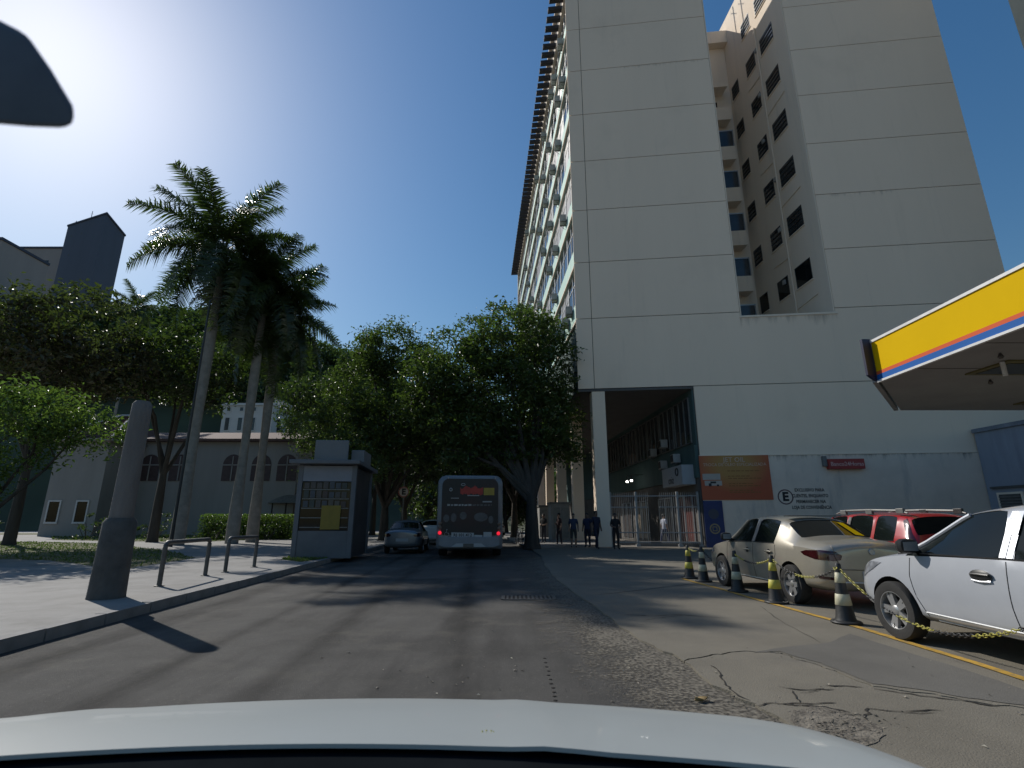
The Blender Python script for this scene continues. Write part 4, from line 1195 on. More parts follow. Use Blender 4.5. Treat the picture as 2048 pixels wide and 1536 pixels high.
        for k in range(6):
            za = belt + .02 + (1.375 - belt) * k / 6; zb_ = belt + .02 + (1.375 - belt) * (k + 1) / 6
            row = [side_pt(bvh, w1 + dx_ - .03 * t_, zc, .004, s) for zc, t_ in ((za, k / 6), (zb_, (k + 1) / 6)) for dx_ in (-hw, 0, hw)]
            if all(q is not None for q in row):
                b.quad(row[0], row[1], row[4], row[3]); b.quad(row[1], row[2], row[5], row[4])
        if b.f:
            o = b.build('pillar', pm_, root); sdf = o.modifiers.new('t', 'SOLIDIFY'); sdf.thickness = .006
        # mirror
        mx_ = w2 - (.16 if kind == 'hatch' else .12); p = side_pt(bvh, mx_, belt + .03, .0, s)
        b = MB(); b.smooth = True
        c = p + Vector((.0, s * .13, .055))
        pr = [(-.055, .35), (-.04, .85), (.0, 1.0), (.05, .8), (.085, .4)]
        for i in range(len(pr)): pass
        vs = []; fs = []
        for xx, sc in pr:
            for k in range(12):
                an = 2 * math.pi * k / 12
                cx_, cz_ = math.cos(an), math.sin(an)
                e = lambda t: math.copysign(abs(t) ** .6, t)
                vs.append(c + Vector((xx, e(cx_) * .12 * sc, e(cz_) * .082 * sc)))
        for i in range(len(pr) - 1):
            for k in range(12): fs.append((i*12 + k, i*12 + (k+1) % 12, (i+1)*12 + (k+1) % 12, (i+1)*12 + k))
        fs += [tuple(range(12)), tuple(range(59, 47, -1))]
        b._add(vs, fs); b.tube([p + Vector((.02, -s * .02, -.01)), c + Vector((.0, -s * .05, -.03))], .028, 8)
        mo = b.build('mirror', black_pl, root)
        b = MB(); b._add([c + Vector((-.058, yy * s, zz_)) for yy, zz_ in ((-.08, -.05), (.085, -.045), (.085, .045), (-.08, .05))], [(0, 1, 2, 3)]); b.build('mirror_glass', alu_m, mo)
        # body creases
        if kind == 'hatch':
            seam(bvh, [(.90, .36), (0, .345), (-.75, .36)], root, 'sill_crease', .008, white_metal, s=s)
            seam(bvh, [(.80, .295), (0, .285), (-.75, .29)], root, 'sill_crease', .007, white_metal, s=s)
            b = MB(); b.tube([(w2 - .1, s * .70, belt + .02), (w2 - .02, s * .735, belt + .015), (w2 + .14, s * .72, belt - .01)], .02, 6); b.build('mirror_base_trim', black_pl, root)
    plate = mat('plate_grey', (.5, .5, .5), .5, .05, 4)
    if kind == 'sedan':
        seam(bvh, [(-.70, .60), (0, .585), (.70, .60)], root, 'bumper_seam', .005, fn=rear)
        seam(bvh, [(-.58, .94), (-.60, .80), (-.52, .62)], root, 'boot_seam', .0045, fn=rear)
        seam(bvh, [(.58, .94), (.60, .80), (.52, .62)], root, 'boot_seam', .0045, fn=rear)
        seam(bvh, [(-.72, .42), (0, .40), (.72, .42)], root, 'bumper_trim', .010, white_metal, fn=rear)
        patch(bvh, [(-.2, .46), (.2, .46), (.2, .57), (-.2, .57)], root, 'number_plate', plate, rear, 1)
        p = rear(0, .855)
        b = MB(); b.lathe([(.0, 0), (.04, 0), (.045, -.006), (.05, .004)], 20, (p.x - .004, p.y, p.z), 'x', False); b.build('badge', alu_m, root)
        place_text('1.0', .045, alu_m, tuple(rear(.33, .72) + Vector((-.003, 0, 0))), (0, -1, 0), (0, 0, 1), root, ext=.002) if False else None
        b = MB(); b.box(-.86, -.72, -.5, .5, 1.398, 1.412); b.build('roof_spoiler', black_pl, root)
        pr = rear(-.35, .70)
        # yellow reflection in the rear glass, painted as a flat strip of colour
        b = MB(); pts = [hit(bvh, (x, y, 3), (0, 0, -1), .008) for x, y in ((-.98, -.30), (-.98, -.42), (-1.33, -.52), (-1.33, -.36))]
        if all(pts): b.poly(pts); b.build('painted_reflection', y_m, root)
        for s in (-1, 1): patch(bvh, [(.62, .44), (.95, .46), (.95, .50), (.62, .48)], root, 'bumper_reflector', red_l, corner_r(s), 2)
    if kind == 'tall':
        patch(bvh, [(-.25, .60), (.25, .60), (.25, .73), (-.25, .73)], root, 'number_plate', plate, rear, 1)
        for s in (-1, 1):
            b = MB(); P = [(-1.58, s * .56, 1.455), (-1.40, s * .565, 1.505), (-.6, s * .565, 1.532), (.1, s * .56, 1.53), (.42, s * .55, 1.47)]
            b.tube(P, [.014, .022, .024, .024, .014], 8); rr = b.build('roof_rail', grey_metal, root)
            for xx in (-1.42, -.62, .15):
                b = MB(); b.box(xx - .09, xx + .09, s * .565 - .026, s * .565 + .026, 1.45, 1.545); b.build('rail_foot', grey_metal if s > 0 else black_pl, rr, bevel=.01)
    return root
white_car = mat('paint_white_silver', (.50, .52, .56), .32, .03, 6, metal=.35, coat=.8)
beige_car = mat('paint_beige_metallic', (.40, .365, .30), .34, .04, 8, metal=.45, coat=.8)
red_car = mat('paint_red', (.36, .012, .016), .3, .05, 6, coat=.8)
silver_car = mat('paint_silver_blue', (.22, .24, .27), .35, .05, 6, metal=.4, coat=.7)
pale_car = mat('paint_white_far', (.55, .57, .58), .35, .05, 6, coat=.6)
HB = -BH
def at_axle(px, py, z, axle_x, half, heading):
    """car centre from the ground pixel under its left tyre at the given axle"""
    p = G(px, py, z); d = Vector((-math.sin(heading), math.cos(heading), 0)); l = Vector((-d.y, d.x, 0))
    c = p - d * axle_x - l * half
    return (c.x, c.y, z)
make_car('parked_car', 'silver white hatchback parked nearest the camera behind the chain', at_axle(1800, 1280, SLABZ, 1.33, .83, .05), .05, 'hatch', white_car)
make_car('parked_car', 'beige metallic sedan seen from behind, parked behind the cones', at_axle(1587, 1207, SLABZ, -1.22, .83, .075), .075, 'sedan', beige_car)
make_car('parked_car', 'red square backed hatchback with roof rails, beyond the beige sedan', (7.72, 11.35, SLABZ), .05, 'tall', red_car)
make_car('parked_car', 'blue grey sedan standing left of the bus', (-4.85, 25.2, 0), HB, 'sedan', silver_car, detail=False)
make_car('parked_car', 'small white car beyond the blue grey sedan', (-4.95, 34.0, 0), HB, 'hatch', pale_car, detail=False)
make_car('parked_car', 'dark car far down the street under the trees', (-1.6, 52.0, 0), HB, 'hatch', silver_car, detail=False)

# ================================================================== BUS
bus = thing('city_bus', 'city bus seen from behind with dark advert panel and red tail lamps', 'bus', (-1.95, 25.6, 0), HB + math.pi / 2)
bw = mat('bus_body', (.15, .16, .175), .4, .06, 2, coat=.3); bk_m = mat('bus_advert_dark', (.012, .009, .010), .45, .5, 1.2)
tex_layer(bk_m, (.045, .008, .008), .8, .45, .7, fac=.8, seed=4)
def rrect(w, z0, z1, r, n=6):
    pts = []
    for cx_, cz_, a0 in ((w - r, z1 - r, 0), (-w + r, z1 - r, 90), (-w + .12, z0 + .12, 180), (w - .12, z0 + .12, 270)):
        rr = r if cz_ > 1 else .12
        for k in range(n + 1):
            t = R(a0 + 90 * k / n); pts.append((cx_ + rr * math.cos(t), cz_ + rr * math.sin(t)))
    return pts
secs = [(-5.62, 1.14, .42, 2.98, .36), (-5.55, 1.22, .36, 3.05, .36), (-5.2, 1.25, .34, 3.08, .30), (5.2, 1.25, .34, 3.08, .28), (5.55, 1.2, .36, 3.02, .35)]
b = MB(); b.smooth = True; vs = []; fs = []
for x, w, z0, z1, r in secs: vs += [(x, p[0], p[1]) for p in rrect(w, z0, z1, r)]
n = len(rrect(1, 0, 3, .3))
for i in range(len(secs) - 1):
    for k in range(n): fs.append((i*n + k, i*n + (k+1) % n, (i+1)*n + (k+1) % n, (i+1)*n + k))
fs += [tuple(range(n)), tuple(range(5*n - 1, 4*n - 1, -1))]
b._add(vs, fs); b.build('body', bw, bus)
def bz(Y): return 3.42 - Y * .002357
def bu(X): return -(X - 705) * .00236                  # left of the picture is +y in the bus frame
RX = -5.62
pts = [(p[0] * .93, p[1]) for p in rrect(1.14, .86, 2.92, .26)]
b = MB(); b.slab([(RX - .004, p[0], p[1]) for p in pts], (-1, 0, 0), .02); b.build('advert_panel', bk_m, bus)
PX = RX - .026
def bslab(name, m_, pts, t=.006, x=None):
    b = MB(); b.slab([((x or PX), bu(X), bz(Y)) for X, Y in pts], (-1, 0, 0), t); return b.build(name, m_, bus)
red_ad = mat('advert_red', (.36, .03, .02), .5, .2, 3)
rag = []
for k in range(26):
    t = k / 25; rag.append((545 + 365 * t, 345 + 22 * math.sin(t * 17) + random.uniform(-14, 10) + 20 * abs(t - .4)))
for k in range(26):
    t = 1 - k / 25; rag.append((545 + 365 * t, 455 + 10 * math.sin(t * 23) + random.uniform(-10, 12)))
bslab('advert_red_script', red_ad, rag)
wp = mat('advert_print', (.34, .33, .32), .5, .15, 4); wpd = mat('advert_print_dim', (.09, .085, .085), .5, .3, 6)
bslab('advert_yellow_square', mat('advert_yellow', (.36, .25, .03), .5, .1, 3), [(920, 355), (1090, 355), (1090, 470), (920, 470)])
lw = [(660, 850, 470, 484), (400, 525, 513, 524), (905, 1050, 563, 583)] 
for k, (a, c, d, e) in enumerate(lw):
    bslab('advert_strapline', wp, [(a, d), (c, d), (c, e), (a, e)], .008)
x = 345
while x < 1045:
    w = random.uniform(28, 70)
    bslab('advert_word', wpd if x > 700 else wp, [(x, 615 + random.uniform(-8, 4)), (min(x + w, 1050), 612), (min(x + w, 1050), 636), (x, 640)], .006); x += w + 14
for X, Y, w, h in ((335, 830, 48, 60), (450, 820, 45, 70), (600, 790, 55, 60), (880, 810, 110, 70), (1040, 850, 40, 60)):
    bslab('advert_figure', wpd, [(X + w * math.cos(t), Y + h * math.sin(t)) for t in np.linspace(0, 2 * math.pi, 15)[:-1]], .004)
ringp = [(PX - .006, bu(590 + 32 * math.cos(t)), bz(305 + 16 * math.sin(t))) for t in np.linspace(0, 6.28, 17)]
b = MB(); b.tube(ringp, .012, 5, False); b.build('advert_ring', wp, bus)
b = MB(); b.tube([(PX - .004, bu(395 + 20 * math.cos(t)), bz(385 + 22 * math.sin(t))) for t in np.linspace(0, 6.28, 13)], .02, 5, False); b.build('advert_ring', wp, bus)
pl_m = mat('bus_plate', (.38, .38, .38), .5, .08, 5)
bslab('fleet_number_plate', pl_m, [(422, 1045), (775, 1052), (775, 1122), (422, 1118)], .01)
place_text('RJ 101.412', .155, black_txt, (PX - .012, bu(600), bz(1086)), (0, -1, 0), (0, 0, 1), bus, ext=.002, sx=1.02, bold=.004)
bslab('small_plate', pl_m, [(782, 1082), (905, 1086), (905, 1130), (782, 1126)], .01)
bslab('white_sticker', pl_m, [(925, 1040), (1056, 1040), (1056, 1132), (925, 1132)], .01)
# wheelchair mark
b = MB(); b.tube([(PX - .006, bu(350 + 34 * math.cos(t)), bz(1072 + 34 * math.sin(t))) for t in np.linspace(-.6, 4.2, 14)], .009, 5)
b.tube([(PX - .006, bu(345), bz(1010)), (PX - .006, bu(345), bz(1050)), (PX - .006, bu(372), bz(1055)), (PX - .006, bu(388), bz(1085))], .01, 5)
b.lathe([(0, PX - .016), (.016, PX - .012), (.02, PX)], 10, (0, bu(350), bz(1002)), 'x', False); b.build('wheelchair_mark', wp, bus)
lampR = mat('tail_lamp_lit', (.5, .01, .02), .3, 0, 1, emit=((1, .02, .05), .7)); lampO = mat('lamp_dim', (.14, .09, .07), .3, .2, 4)
for X, Y, mm in ((240, 1050, lampR), (1160, 1060, lampR), (238, 972, lampO), (1170, 985, lampO), (240, 905, lampO), (1172, 915, lampO)):
    b = MB(); b.lathe([(.066, RX), (.066, PX - .03), (.05, PX - .045), (0, PX - .048)], 18, (0, bu(X), bz(Y)), 'x', False); b.build('tail_lamp', mm, bus)
for X in (352, 1105):
    b = MB(); b.lathe([(.03, RX), (.03, PX - .03), (0, PX - .035)], 12, (0, bu(X), bz(200)), 'x', False); b.build('marker_lamp', wp, bus)
b = MB(); b.slab([(RX - .002, 1.12, .84), (RX - .002, .8, .80), (RX - .002, -.8, .80), (RX - .002, -1.12, .84), (RX - .002, -1.12, .5), (RX - .002, -.9, .42), (RX - .002, .9, .42), (RX - .002, 1.12, .5)], (-1, 0, 0), .09); b.build('bumper', mat('bumper_grey', (.21, .215, .23), .5, .1, 3), bus, bevel=.02)
b = MB(); b.slab([(RX - .094, bu(500), bz(1210)), (RX - .094, bu(890), bz(1210)), (RX - .094, bu(965), bz(1262)), (RX - .094, bu(425), bz(1262))], (-1, 0, 0), .012); b.build('bumper_insert', pl_m, bus)
b = MB(); b.slab([(RX - .108, bu(610), bz(1212)), (RX - .108, bu(775), bz(1212)), (RX - .108, bu(775), bz(1264)), (RX - .108, bu(610), bz(1264))], (-1, 0, 0), .01); b.build('number_plate', mat('bus_plate_dark', (.10, .09, .08), .5, .2, 4), bus)
for s in (-1, 1):
    b = MB()
    b.box(-4.9, 4.9, s * 1.252 - .012, s * 1.252 + .012, 1.55, 2.55); b.build('side_window', dark_glass, bus)
    for xx in (-3.2, 3.2):
        w = bpy.data.objects.new('wheel', None); COL.objects.link(w); w.parent = bus; w.location = (xx, s * 1.1, .48)
        b = MB(); b.lathe([(.28, -.16), (.46, -.16), (.48, -.1), (.48, .1), (.46, .16), (.28, .16)], 24, axis='y', cap=False); b.build('tyre', rubber_m, w)
        b = MB(); b.lathe([(0, -.1), (.28, -.15), (.28, .15), (0, .1)], 20, axis='y', cap=False); b.build('rim', rim_m, w)

# ================================================================== CONES AND CHAIN
cb = mat('cone_black', (.022, .022, .022), .5, .2, 5, .1, 30)
def band_mat(n, c): return mat(n, c, .55, .2, 9)
yb = band_mat('cone_band_yellow', (.52, .46, .07)); wb_ = band_mat('cone_band_cream', (.50, .47, .33))
tex_layer(wb_, (.22, .21, .16), 16, .58, .7, fac=.6); tex_layer(yb, (.2, .18, .05), 16, .6, .7, fac=.5)
def cr(z): return .125 - .093 * z / .74                # cone radius at height z
shell = MB(); shell.lathe([(cr(.03) + .012, .028), (cr(.07), .07), (cr(.3), .3), (cr(.68), .68), (.036, .735), (.026, .748), (.0, .75)], 24, cap=False); shell = shell.mesh('cone_shell', cb)
base = MB(); base.lathe([(.0, .0), (.185, .0), (.19, .012), (.175, .026), (.13, .034)], 24, cap=False); base = base.mesh('base', cb)
def sleeve(z0, z1, mm): 
    s = MB(); s.lathe([(cr(z0) + .0005, z0), (cr(z0) + .004, z0 + .002), (cr(z1) + .004, z1 - .002), (cr(z1) + .0005, z1)], 24, cap=False); return s.mesh('reflective_band', mm)
bands = {0: [sleeve(.22, .36, yb), sleeve(.50, .63, yb)], 1: [sleeve(.22, .36, wb_), sleeve(.50, .63, wb_)]}
cones = [((1381, 1157), 0, 'yellow and black cone farthest down the row'), ((1409, 1164), 1, 'cream and black cone beside the farthest yellow cone'),
         ((1478, 1184), 1, 'cream and black cone before the beige sedan front door'), ((1556, 1207), 0, 'yellow and black cone before the beige sedan rear wheel'),
         ((1697, 1248), 1, 'cream and black cone between the beige sedan and white hatchback')]
tops = []
for (px, py), kd, lab in cones:
    p = G(px, py, SLABZ); p.y += .04
    c = thing('traffic_cone', lab, 'traffic cone', (p.x, p.y, SLABZ + .009), random.uniform(0, 6), group='cones along the yellow line')
    inst('cone_shell', shell, c); inst('base', base, c)
    for bme in bands[kd]: inst('reflective_band', bme, c)
    b = MB(); b.tube([(0, -.03, .70), (.03, -.05, .69), (.0, -.065, .66), (-.03, -.05, .69), (0, -.03, .70)], .006, 5); b.build('chain_ring', yb, c)
    tops.append(Vector((p.x, p.y, SLABZ + .70)))
p = Vector((4.40, 4.3, SLABZ)); c = thing('traffic_cone', 'cone nearest the camera holding the free end of the chain', 'traffic cone', (p.x, p.y, SLABZ), 0, group='cones along the yellow line')
inst('cone_shell', shell, c); inst('base', base, c)
for bme in bands[1]: inst('reflective_band', bme, c)
tops.append(p + Vector((0, 0, .70)))
def torus_pts(c, t, side, L_, W_, r):
    out = []
    return out
ych = mat('chain_yellow', (.40, .36, .06), .5, .1, 6); bch = mat('chain_black', (.02, .02, .02), .5, .1, 6)
def chain(a, b_, sag, lab, phase):
    ch = thing('chain', lab, 'chain', tuple(a), group='plastic chains between cones')
    n = int((b_ - a).length * 1.08 / .042)
    mk = [MB(off=a), MB(off=a)]
    P = lambda t: a.lerp(b_, t) + Vector((0, 0, -sag * 4 * t * (1 - t)))
    for k in range(n):
        t = (k + .5) / n; c = P(t); T = (P(min(1, t + .01)) - P(max(0, t - .01))).normalized()
        s = T.cross(Vector((0, 0, 1))).normalized(); u = s.cross(T)
        if k % 2: s, u = u, s
        ring = [c + T * .030 * math.cos(w) + s * .017 * math.sin(w) for w in np.linspace(0, 2 * math.pi, 9)]
        mk[(k + phase) // 13 % 2].tube(ring, .0043, 4, False)
    for mb_, n_, c_ in ((mk[0], 'yellow_links', ych), (mk[1], 'black_links', bch)):
        if mb_.f: mb_.build(n_, c_, ch)['kind'] = 'stuff'
chain(tops[4], tops[5], .50, 'yellow and black chain hanging before the white hatchback', 0)
chain(tops[3], tops[4], .20, 'yellow and black chain behind the nearest two visible cones', 9)
chain(tops[2], tops[3], .12, 'yellow and black chain along the beige sedan doors', 3)
chain(tops[1], tops[1] + Vector((.42, -.25, -.60)), -.02, 'loose chain end hanging from the second farthest cone', 13)
chain(tops[0], tops[1], .06, 'short chain between the two farthest cones', 0)

# ================================================================== OWN CAR (camera rides inside it)
own = thing('own_car', 'white car carrying the camera, its bonnet along the bottom edge', 'car', (-.333, .179, 0), -BH)
bon_m = mat('bonnet_paint', (.37, .40, .40), .38, .03, 3, coat=.25)
tex_layer(bon_m, (.30, .30, .28), 60, .70, .76, fac=.6)
def bonz(x, y):                                        # local: x across, y ahead of own origin
    t = y - .545 + .22 * x * x
    z = 1.0593 - .0745 * t - .2091 * t * t
    z -= .002 * x * x + max(0, abs(x) - .84) ** 2 * 6
    z += .003 * math.exp(-((abs(x) - .42) / .04) ** 2)
    return z
b = MB(); b.smooth = True; NX, NY = 44, 26
vs = [((-.9 + 1.8 * i / NX), .572 - .22 * abs(-.9 + 1.8 * i / NX) ** 2 + (.97 * j / NY), 0) for j in range(NY + 1) for i in range(NX + 1)]
vs = [(x, y, bonz(x, y)) for x, y, _ in vs]
fs = [(j*(NX+1)+i, j*(NX+1)+i+1, (j+1)*(NX+1)+i+1, (j+1)*(NX+1)+i) for j in range(NY) for i in range(NX)]
b._add(vs, fs); o = b.build('bonnet', bon_m, own, sharp=False); so = o.modifiers.new('t', 'SOLIDIFY'); so.thickness = .005; so = o.modifiers.new('e', 'EDGE_SPLIT'); so.split_angle = R(35)
for s in (-1, 1):
    b = MB(); b.smooth = True; vs = []
    for j in range(NY + 1):
        y = .38 + 1.0 * j / NY; z = bonz(.9, y)
        vs += [(s * .904, y, z - .008), (s * .925, y, z - .05), (s * .935, y, z - .25), (s * .92, y, .35)]
    fs = [(j*4+i, j*4+i+1, (j+1)*4+i+1, (j+1)*4+i) for j in range(NY) for i in range(3)]
    b._add(vs, fs); o = b.build('fender', bon_m, own); so = o.modifiers.new('t', 'SOLIDIFY'); so.thickness = .01
    w = bpy.data.objects.new('wheel', None); COL.objects.link(w); w.parent = own; w.location = (s * .76, .9, .31)
    bb_ = MB(); bb_.lathe([(.2, -.1), (.3, -.1), (.31, -.06), (.31, .06), (.3, .1), (.2, .1)], 28, axis='x', cap=False); bb_.build('tyre', rubber_m, w)
    bb_ = MB(); bb_.lathe([(0, -.05), (.2, -.09), (.2, .09), (0, .05)], 20, axis='x', cap=False); bb_.build('rim', rim_m, w)
    b = MB(); b.tube([(s * .93, .12, 1.0), (s * .86, -.12, 1.28), (s * .72, -.42, 1.60)], .035, 8); b.build('windscreen_pillar', bon_m, own)
b = MB(); b.box(-.86, .86, 1.36, 1.52, .26, .62); b.build('front_bumper', bon_m, own, bevel=.04)
b = MB(); b.box(-.5, .5, 1.521, 1.54, .36, .54); b.build('grille', black_pl, own)
for s in (-1, 1): b = MB(); b.box(s*.72-.13, s*.72+.13, 1.34, 1.42, .625, .69); b.build('headlight', MATS['head_lamp'], own, bevel=.02)
b = MB(); b.smooth = True
vs = []
for j, (y, z) in enumerate(((.66, 1.035), (.62, 1.043), (.58, 1.0462), (.50, 1.046), (.40, 1.03))):
    for i in range(21):
        x = -.9 + 1.8 * i / 20; vs.append((x, y - .22 * x * x, z - .004 * x * x))
fs = [(j*21+i, j*21+i+1, (j+1)*21+i+1, (j+1)*21+i) for j in range(4) for i in range(20)]
b._add(vs, fs); o = b.build('cowl', mat('cowl_plastic', (.010, .012, .014), .95, .2, 8, spec=0.0), own, sharp=False); so = o.modifiers.new('t', 'SOLIDIFY'); so.thickness = .01
b = MB(); b.tube([(-.72, -.42, 1.60), (-.3, -.44, 1.62), (.3, -.44, 1.62), (.72, -.42, 1.60)], .03, 6); b.build('roof_header', black_pl, own)
b = MB(); b.box(-.8, .8, -.05, .33, .84, .88); b.build('dashboard', mat('dash_leather', (.03, .03, .032), .6, .2, 10, .3, 300), own, bevel=.02)
# interior mirror
mp_ = [(-560, 40), (-100, 20), (0, 40), (55, 68), (105, 140), (148, 212), (153, 238), (138, 258), (60, 255), (0, 250), (-560, 230)]
OWN = Vector((-.333, .179, 0)); rot = Matrix.Rotation(BH, 4, 'Z')
mpts = [rot @ (D(x, y, .20) - OWN) for x, y in mp_]
b = MB(); b.slab(mpts, D(60, 160, 1.0) - _C, .03); o = b.build('rear_view_mirror', mat('mirror_shell', (.10, .10, .105), .5, .2, 20), own, bevel=.008)
c = mpts[0].lerp(mpts[5], .2)
b = MB(); b.tube([c, (c.x, -.1, 1.60), (c.x, -.42, 1.61)], .012, 8); b.build('mirror_stem', black_pl, o)
lf = thing('fallen_flower', 'tiny yellow green blossom lying on the white bonnet', 'blossom', tuple(rot.inverted() @ Vector((-.04 + .3, .63, bonz(.26, .63))) + OWN if False else (G(975, 1473, 1.045))))
b = MB()
for k in range(7):
    a = k * .9; b.lathe([(0, -.002), (.0045, .001), (0, .006)], 6, (.008 * math.cos(a), .005 * math.sin(a), .001), cap=False)
b.build('petals', mat('blossom', (.45, .42, .10), .7, .2, 20), lf)
b = MB(); b.tube([(.006, 0, .0), (.022, -.003, .002)], .001, 4); b.build('stalk', bark_m, lf)
# ================================================================== PEOPLE
def person(label, loc, rz, h, shirt, trousers, skin=(.16, .09, .06), pose=0, shorts=False):
    root = thing('person', label, 'person', loc, rz, group='people by the arcade')
    k = h / 1.72
    J_ = {'pel': (0, 0, .95), 'wai': (0, .01, 1.08), 'che': (0, .0, 1.30), 'nec': (0, .01, 1.46), 'he0': (0, .02, 1.54), 'he1': (0, .03, 1.62), 'he2': (0, .02, 1.69)}
    st = .11
    for s, n in ((-1, 'l'), (1, 'r')):
        f = .06 * s if pose == 1 else (.16 * s if pose == 2 else .0)
        J_['hip' + n] = (s * .09, 0, .90); J_['kne' + n] = (s * .11, .02 + f, .50); J_['ank' + n] = (s * st, -.01 + f * 1.4, .09); J_['toe' + n] = (s * (st + .02), .13 + f * 1.4, .035)
        J_['sho' + n] = (s * .175, 0, 1.40)
        if pose == 1 and s > 0:
            J_['elb' + n] = (s * .24, -.02, 1.14); J_['wri' + n] = (s * .10, .20, 1.16); J_['han' + n] = (s * .02, .24, 1.18)
        elif pose == 3:
            J_['elb' + n] = (s * .25, .02, 1.14); J_['wri' + n] = (s * .12, .18, 1.06); J_['han' + n] = (s * .05, .22, 1.06)
        else:
            J_['elb' + n] = (s * .235, -.03, 1.12); J_['wri' + n] = (s * .25, .05, .90); J_['han' + n] = (s * .245, .08, .80)
    rad = {'pel': .135, 'wai': .125, 'che': .145, 'nec': .055, 'he0': .075, 'he1': .088, 'he2': .07, 'hip': .095, 'kne': .062, 'ank': .042, 'toe': .035, 'sho': .068, 'elb': .045, 'wri': .032, 'han': .032}
    E_ = [('pel', 'wai'), ('wai', 'che'), ('che', 'nec'), ('nec', 'he0'), ('he0', 'he1'), ('he1', 'he2')]
    for n in 'lr': E_ += [('pel', 'hip' + n), ('hip' + n, 'kne' + n), ('kne' + n, 'ank' + n), ('ank' + n, 'toe' + n), ('che', 'sho' + n), ('sho' + n, 'elb' + n), ('elb' + n, 'wri' + n), ('wri' + n, 'han' + n)]
    names = list(J_); idx = {n: i for i, n in enumerate(names)}
    me = bpy.data.meshes.new('skeleton'); me.from_pydata([tuple(c * k for c in J_[n]) for n in names], [(idx[a], idx[b]) for a, b in E_], [])
    o = bpy.data.objects.new('skeleton', me); COL.objects.link(o)
    o.modifiers.new('skin', 'SKIN'); ss = o.modifiers.new('s', 'SUBSURF'); ss.levels = 2
    for n, sv in zip(names, me.skin_vertices[0].data):
        r = rad.get(n, rad.get(n[:3], .05)) * k * (1.0 if n[:2] == 'he' else 1.14); sv.radius = (r, r * (.8 if n in ('che', 'wai', 'pel') else 1)); sv.use_root = (n == 'pel')
    dgp = bpy.context.evaluated_depsgraph_get(); out = bpy.data.meshes.new_from_object(o.evaluated_get(dgp)); bpy.data.objects.remove(o)
    out.materials.clear()
    mn = '%.2f_%.2f_%.2f'
    for m_ in (mat('skin_' + mn % skin, skin, .6, .08, 8), mat('shirt_' + mn % shirt, shirt, .85, .15, 6, .2, 40), mat('trousers_' + mn % trousers, trousers, .85, .15, 6, .2, 40), black_pl): out.materials.append(m_)
    for p in out.polygons:
        c = p.center / k; p.use_smooth = True
        if c.z > 1.475: mi = 0
        elif c.z < .085: mi = 3
        elif c.z < .93 and abs(c.x) < .2: mi = 2 if (not shorts or c.z > .48) else 0
        elif abs(c.x) > .19 and c.z < 1.2: mi = 0
        elif c.y > .14 and c.z > .99 and c.z < 1.22: mi = 0
        else: mi = 1
        p.material_index = mi
    b = bpy.data.objects.new('body', out); COL.objects.link(b); b.parent = root
    hb = MB(); hb.smooth = True; hb.lathe([(.07 * k, 1.60 * k), (.087 * k, 1.66 * k), (.082 * k, 1.715 * k), (.05 * k, 1.748 * k), (0, 1.755 * k)], 14, (0, -.004, 0), cap=False); hb.build('hair', mat('hair_dark', (.012, .01, .009), .7, .2, 10), root)
    fb = MB(); fb.lathe([(.014 * k, 0), (.009 * k, .02 * k), (0, .03 * k)], 6, (0, .105 * k, 1.625 * k), 'y', cap=False); fb.build('nose', mat('skin_' + mn % skin, skin, .6, .08, 8), root)
    return root
def ppl(px, py, z=.03): p = G(px, py, z); return (p.x, p.y, z)
SK1, SK2 = (.16, .09, .06), (.26, .16, .11)
person('person with a pale bag strap standing beside the tree trunk', ppl(1088, 1086, .12), 2.4, 1.66, (.03, .03, .03), (.05, .05, .06), SK2, 3)
person('person in dark red top with raised pale forearm, facing the street', ppl(1119, 1091, .03), 1.9, 1.78, (.05, .02, .02), (.02, .02, .03), SK2, 1)
person('person in blue shirt and shorts standing before the arcade', ppl(1148, 1095), 3.0, 1.72, (.035, .045, .08), (.05, .045, .04), SK2, 0, True)
person('person in navy clothes, left of the pair by the first column', ppl(1176, 1095), 2.6, 1.74, (.02, .025, .06), (.012, .014, .03), SK1, 0)
person('person in navy clothes, right of the pair by the first column', ppl(1194, 1098), -2.7, 1.82, (.015, .018, .04), (.015, .015, .025), SK1, 2)
person('person in black standing right of the first column', ppl(1233, 1099), 3.3, 1.70, (.012, .012, .013), (.02, .016, .016), SK1, 3)
pp = BW(4.6, 1.4, .03)
person('person in white and blue shirt walking behind the white fence', tuple(pp), -1.2, 1.72, (.42, .44, .52), (.06, .07, .12), SK2, 2)

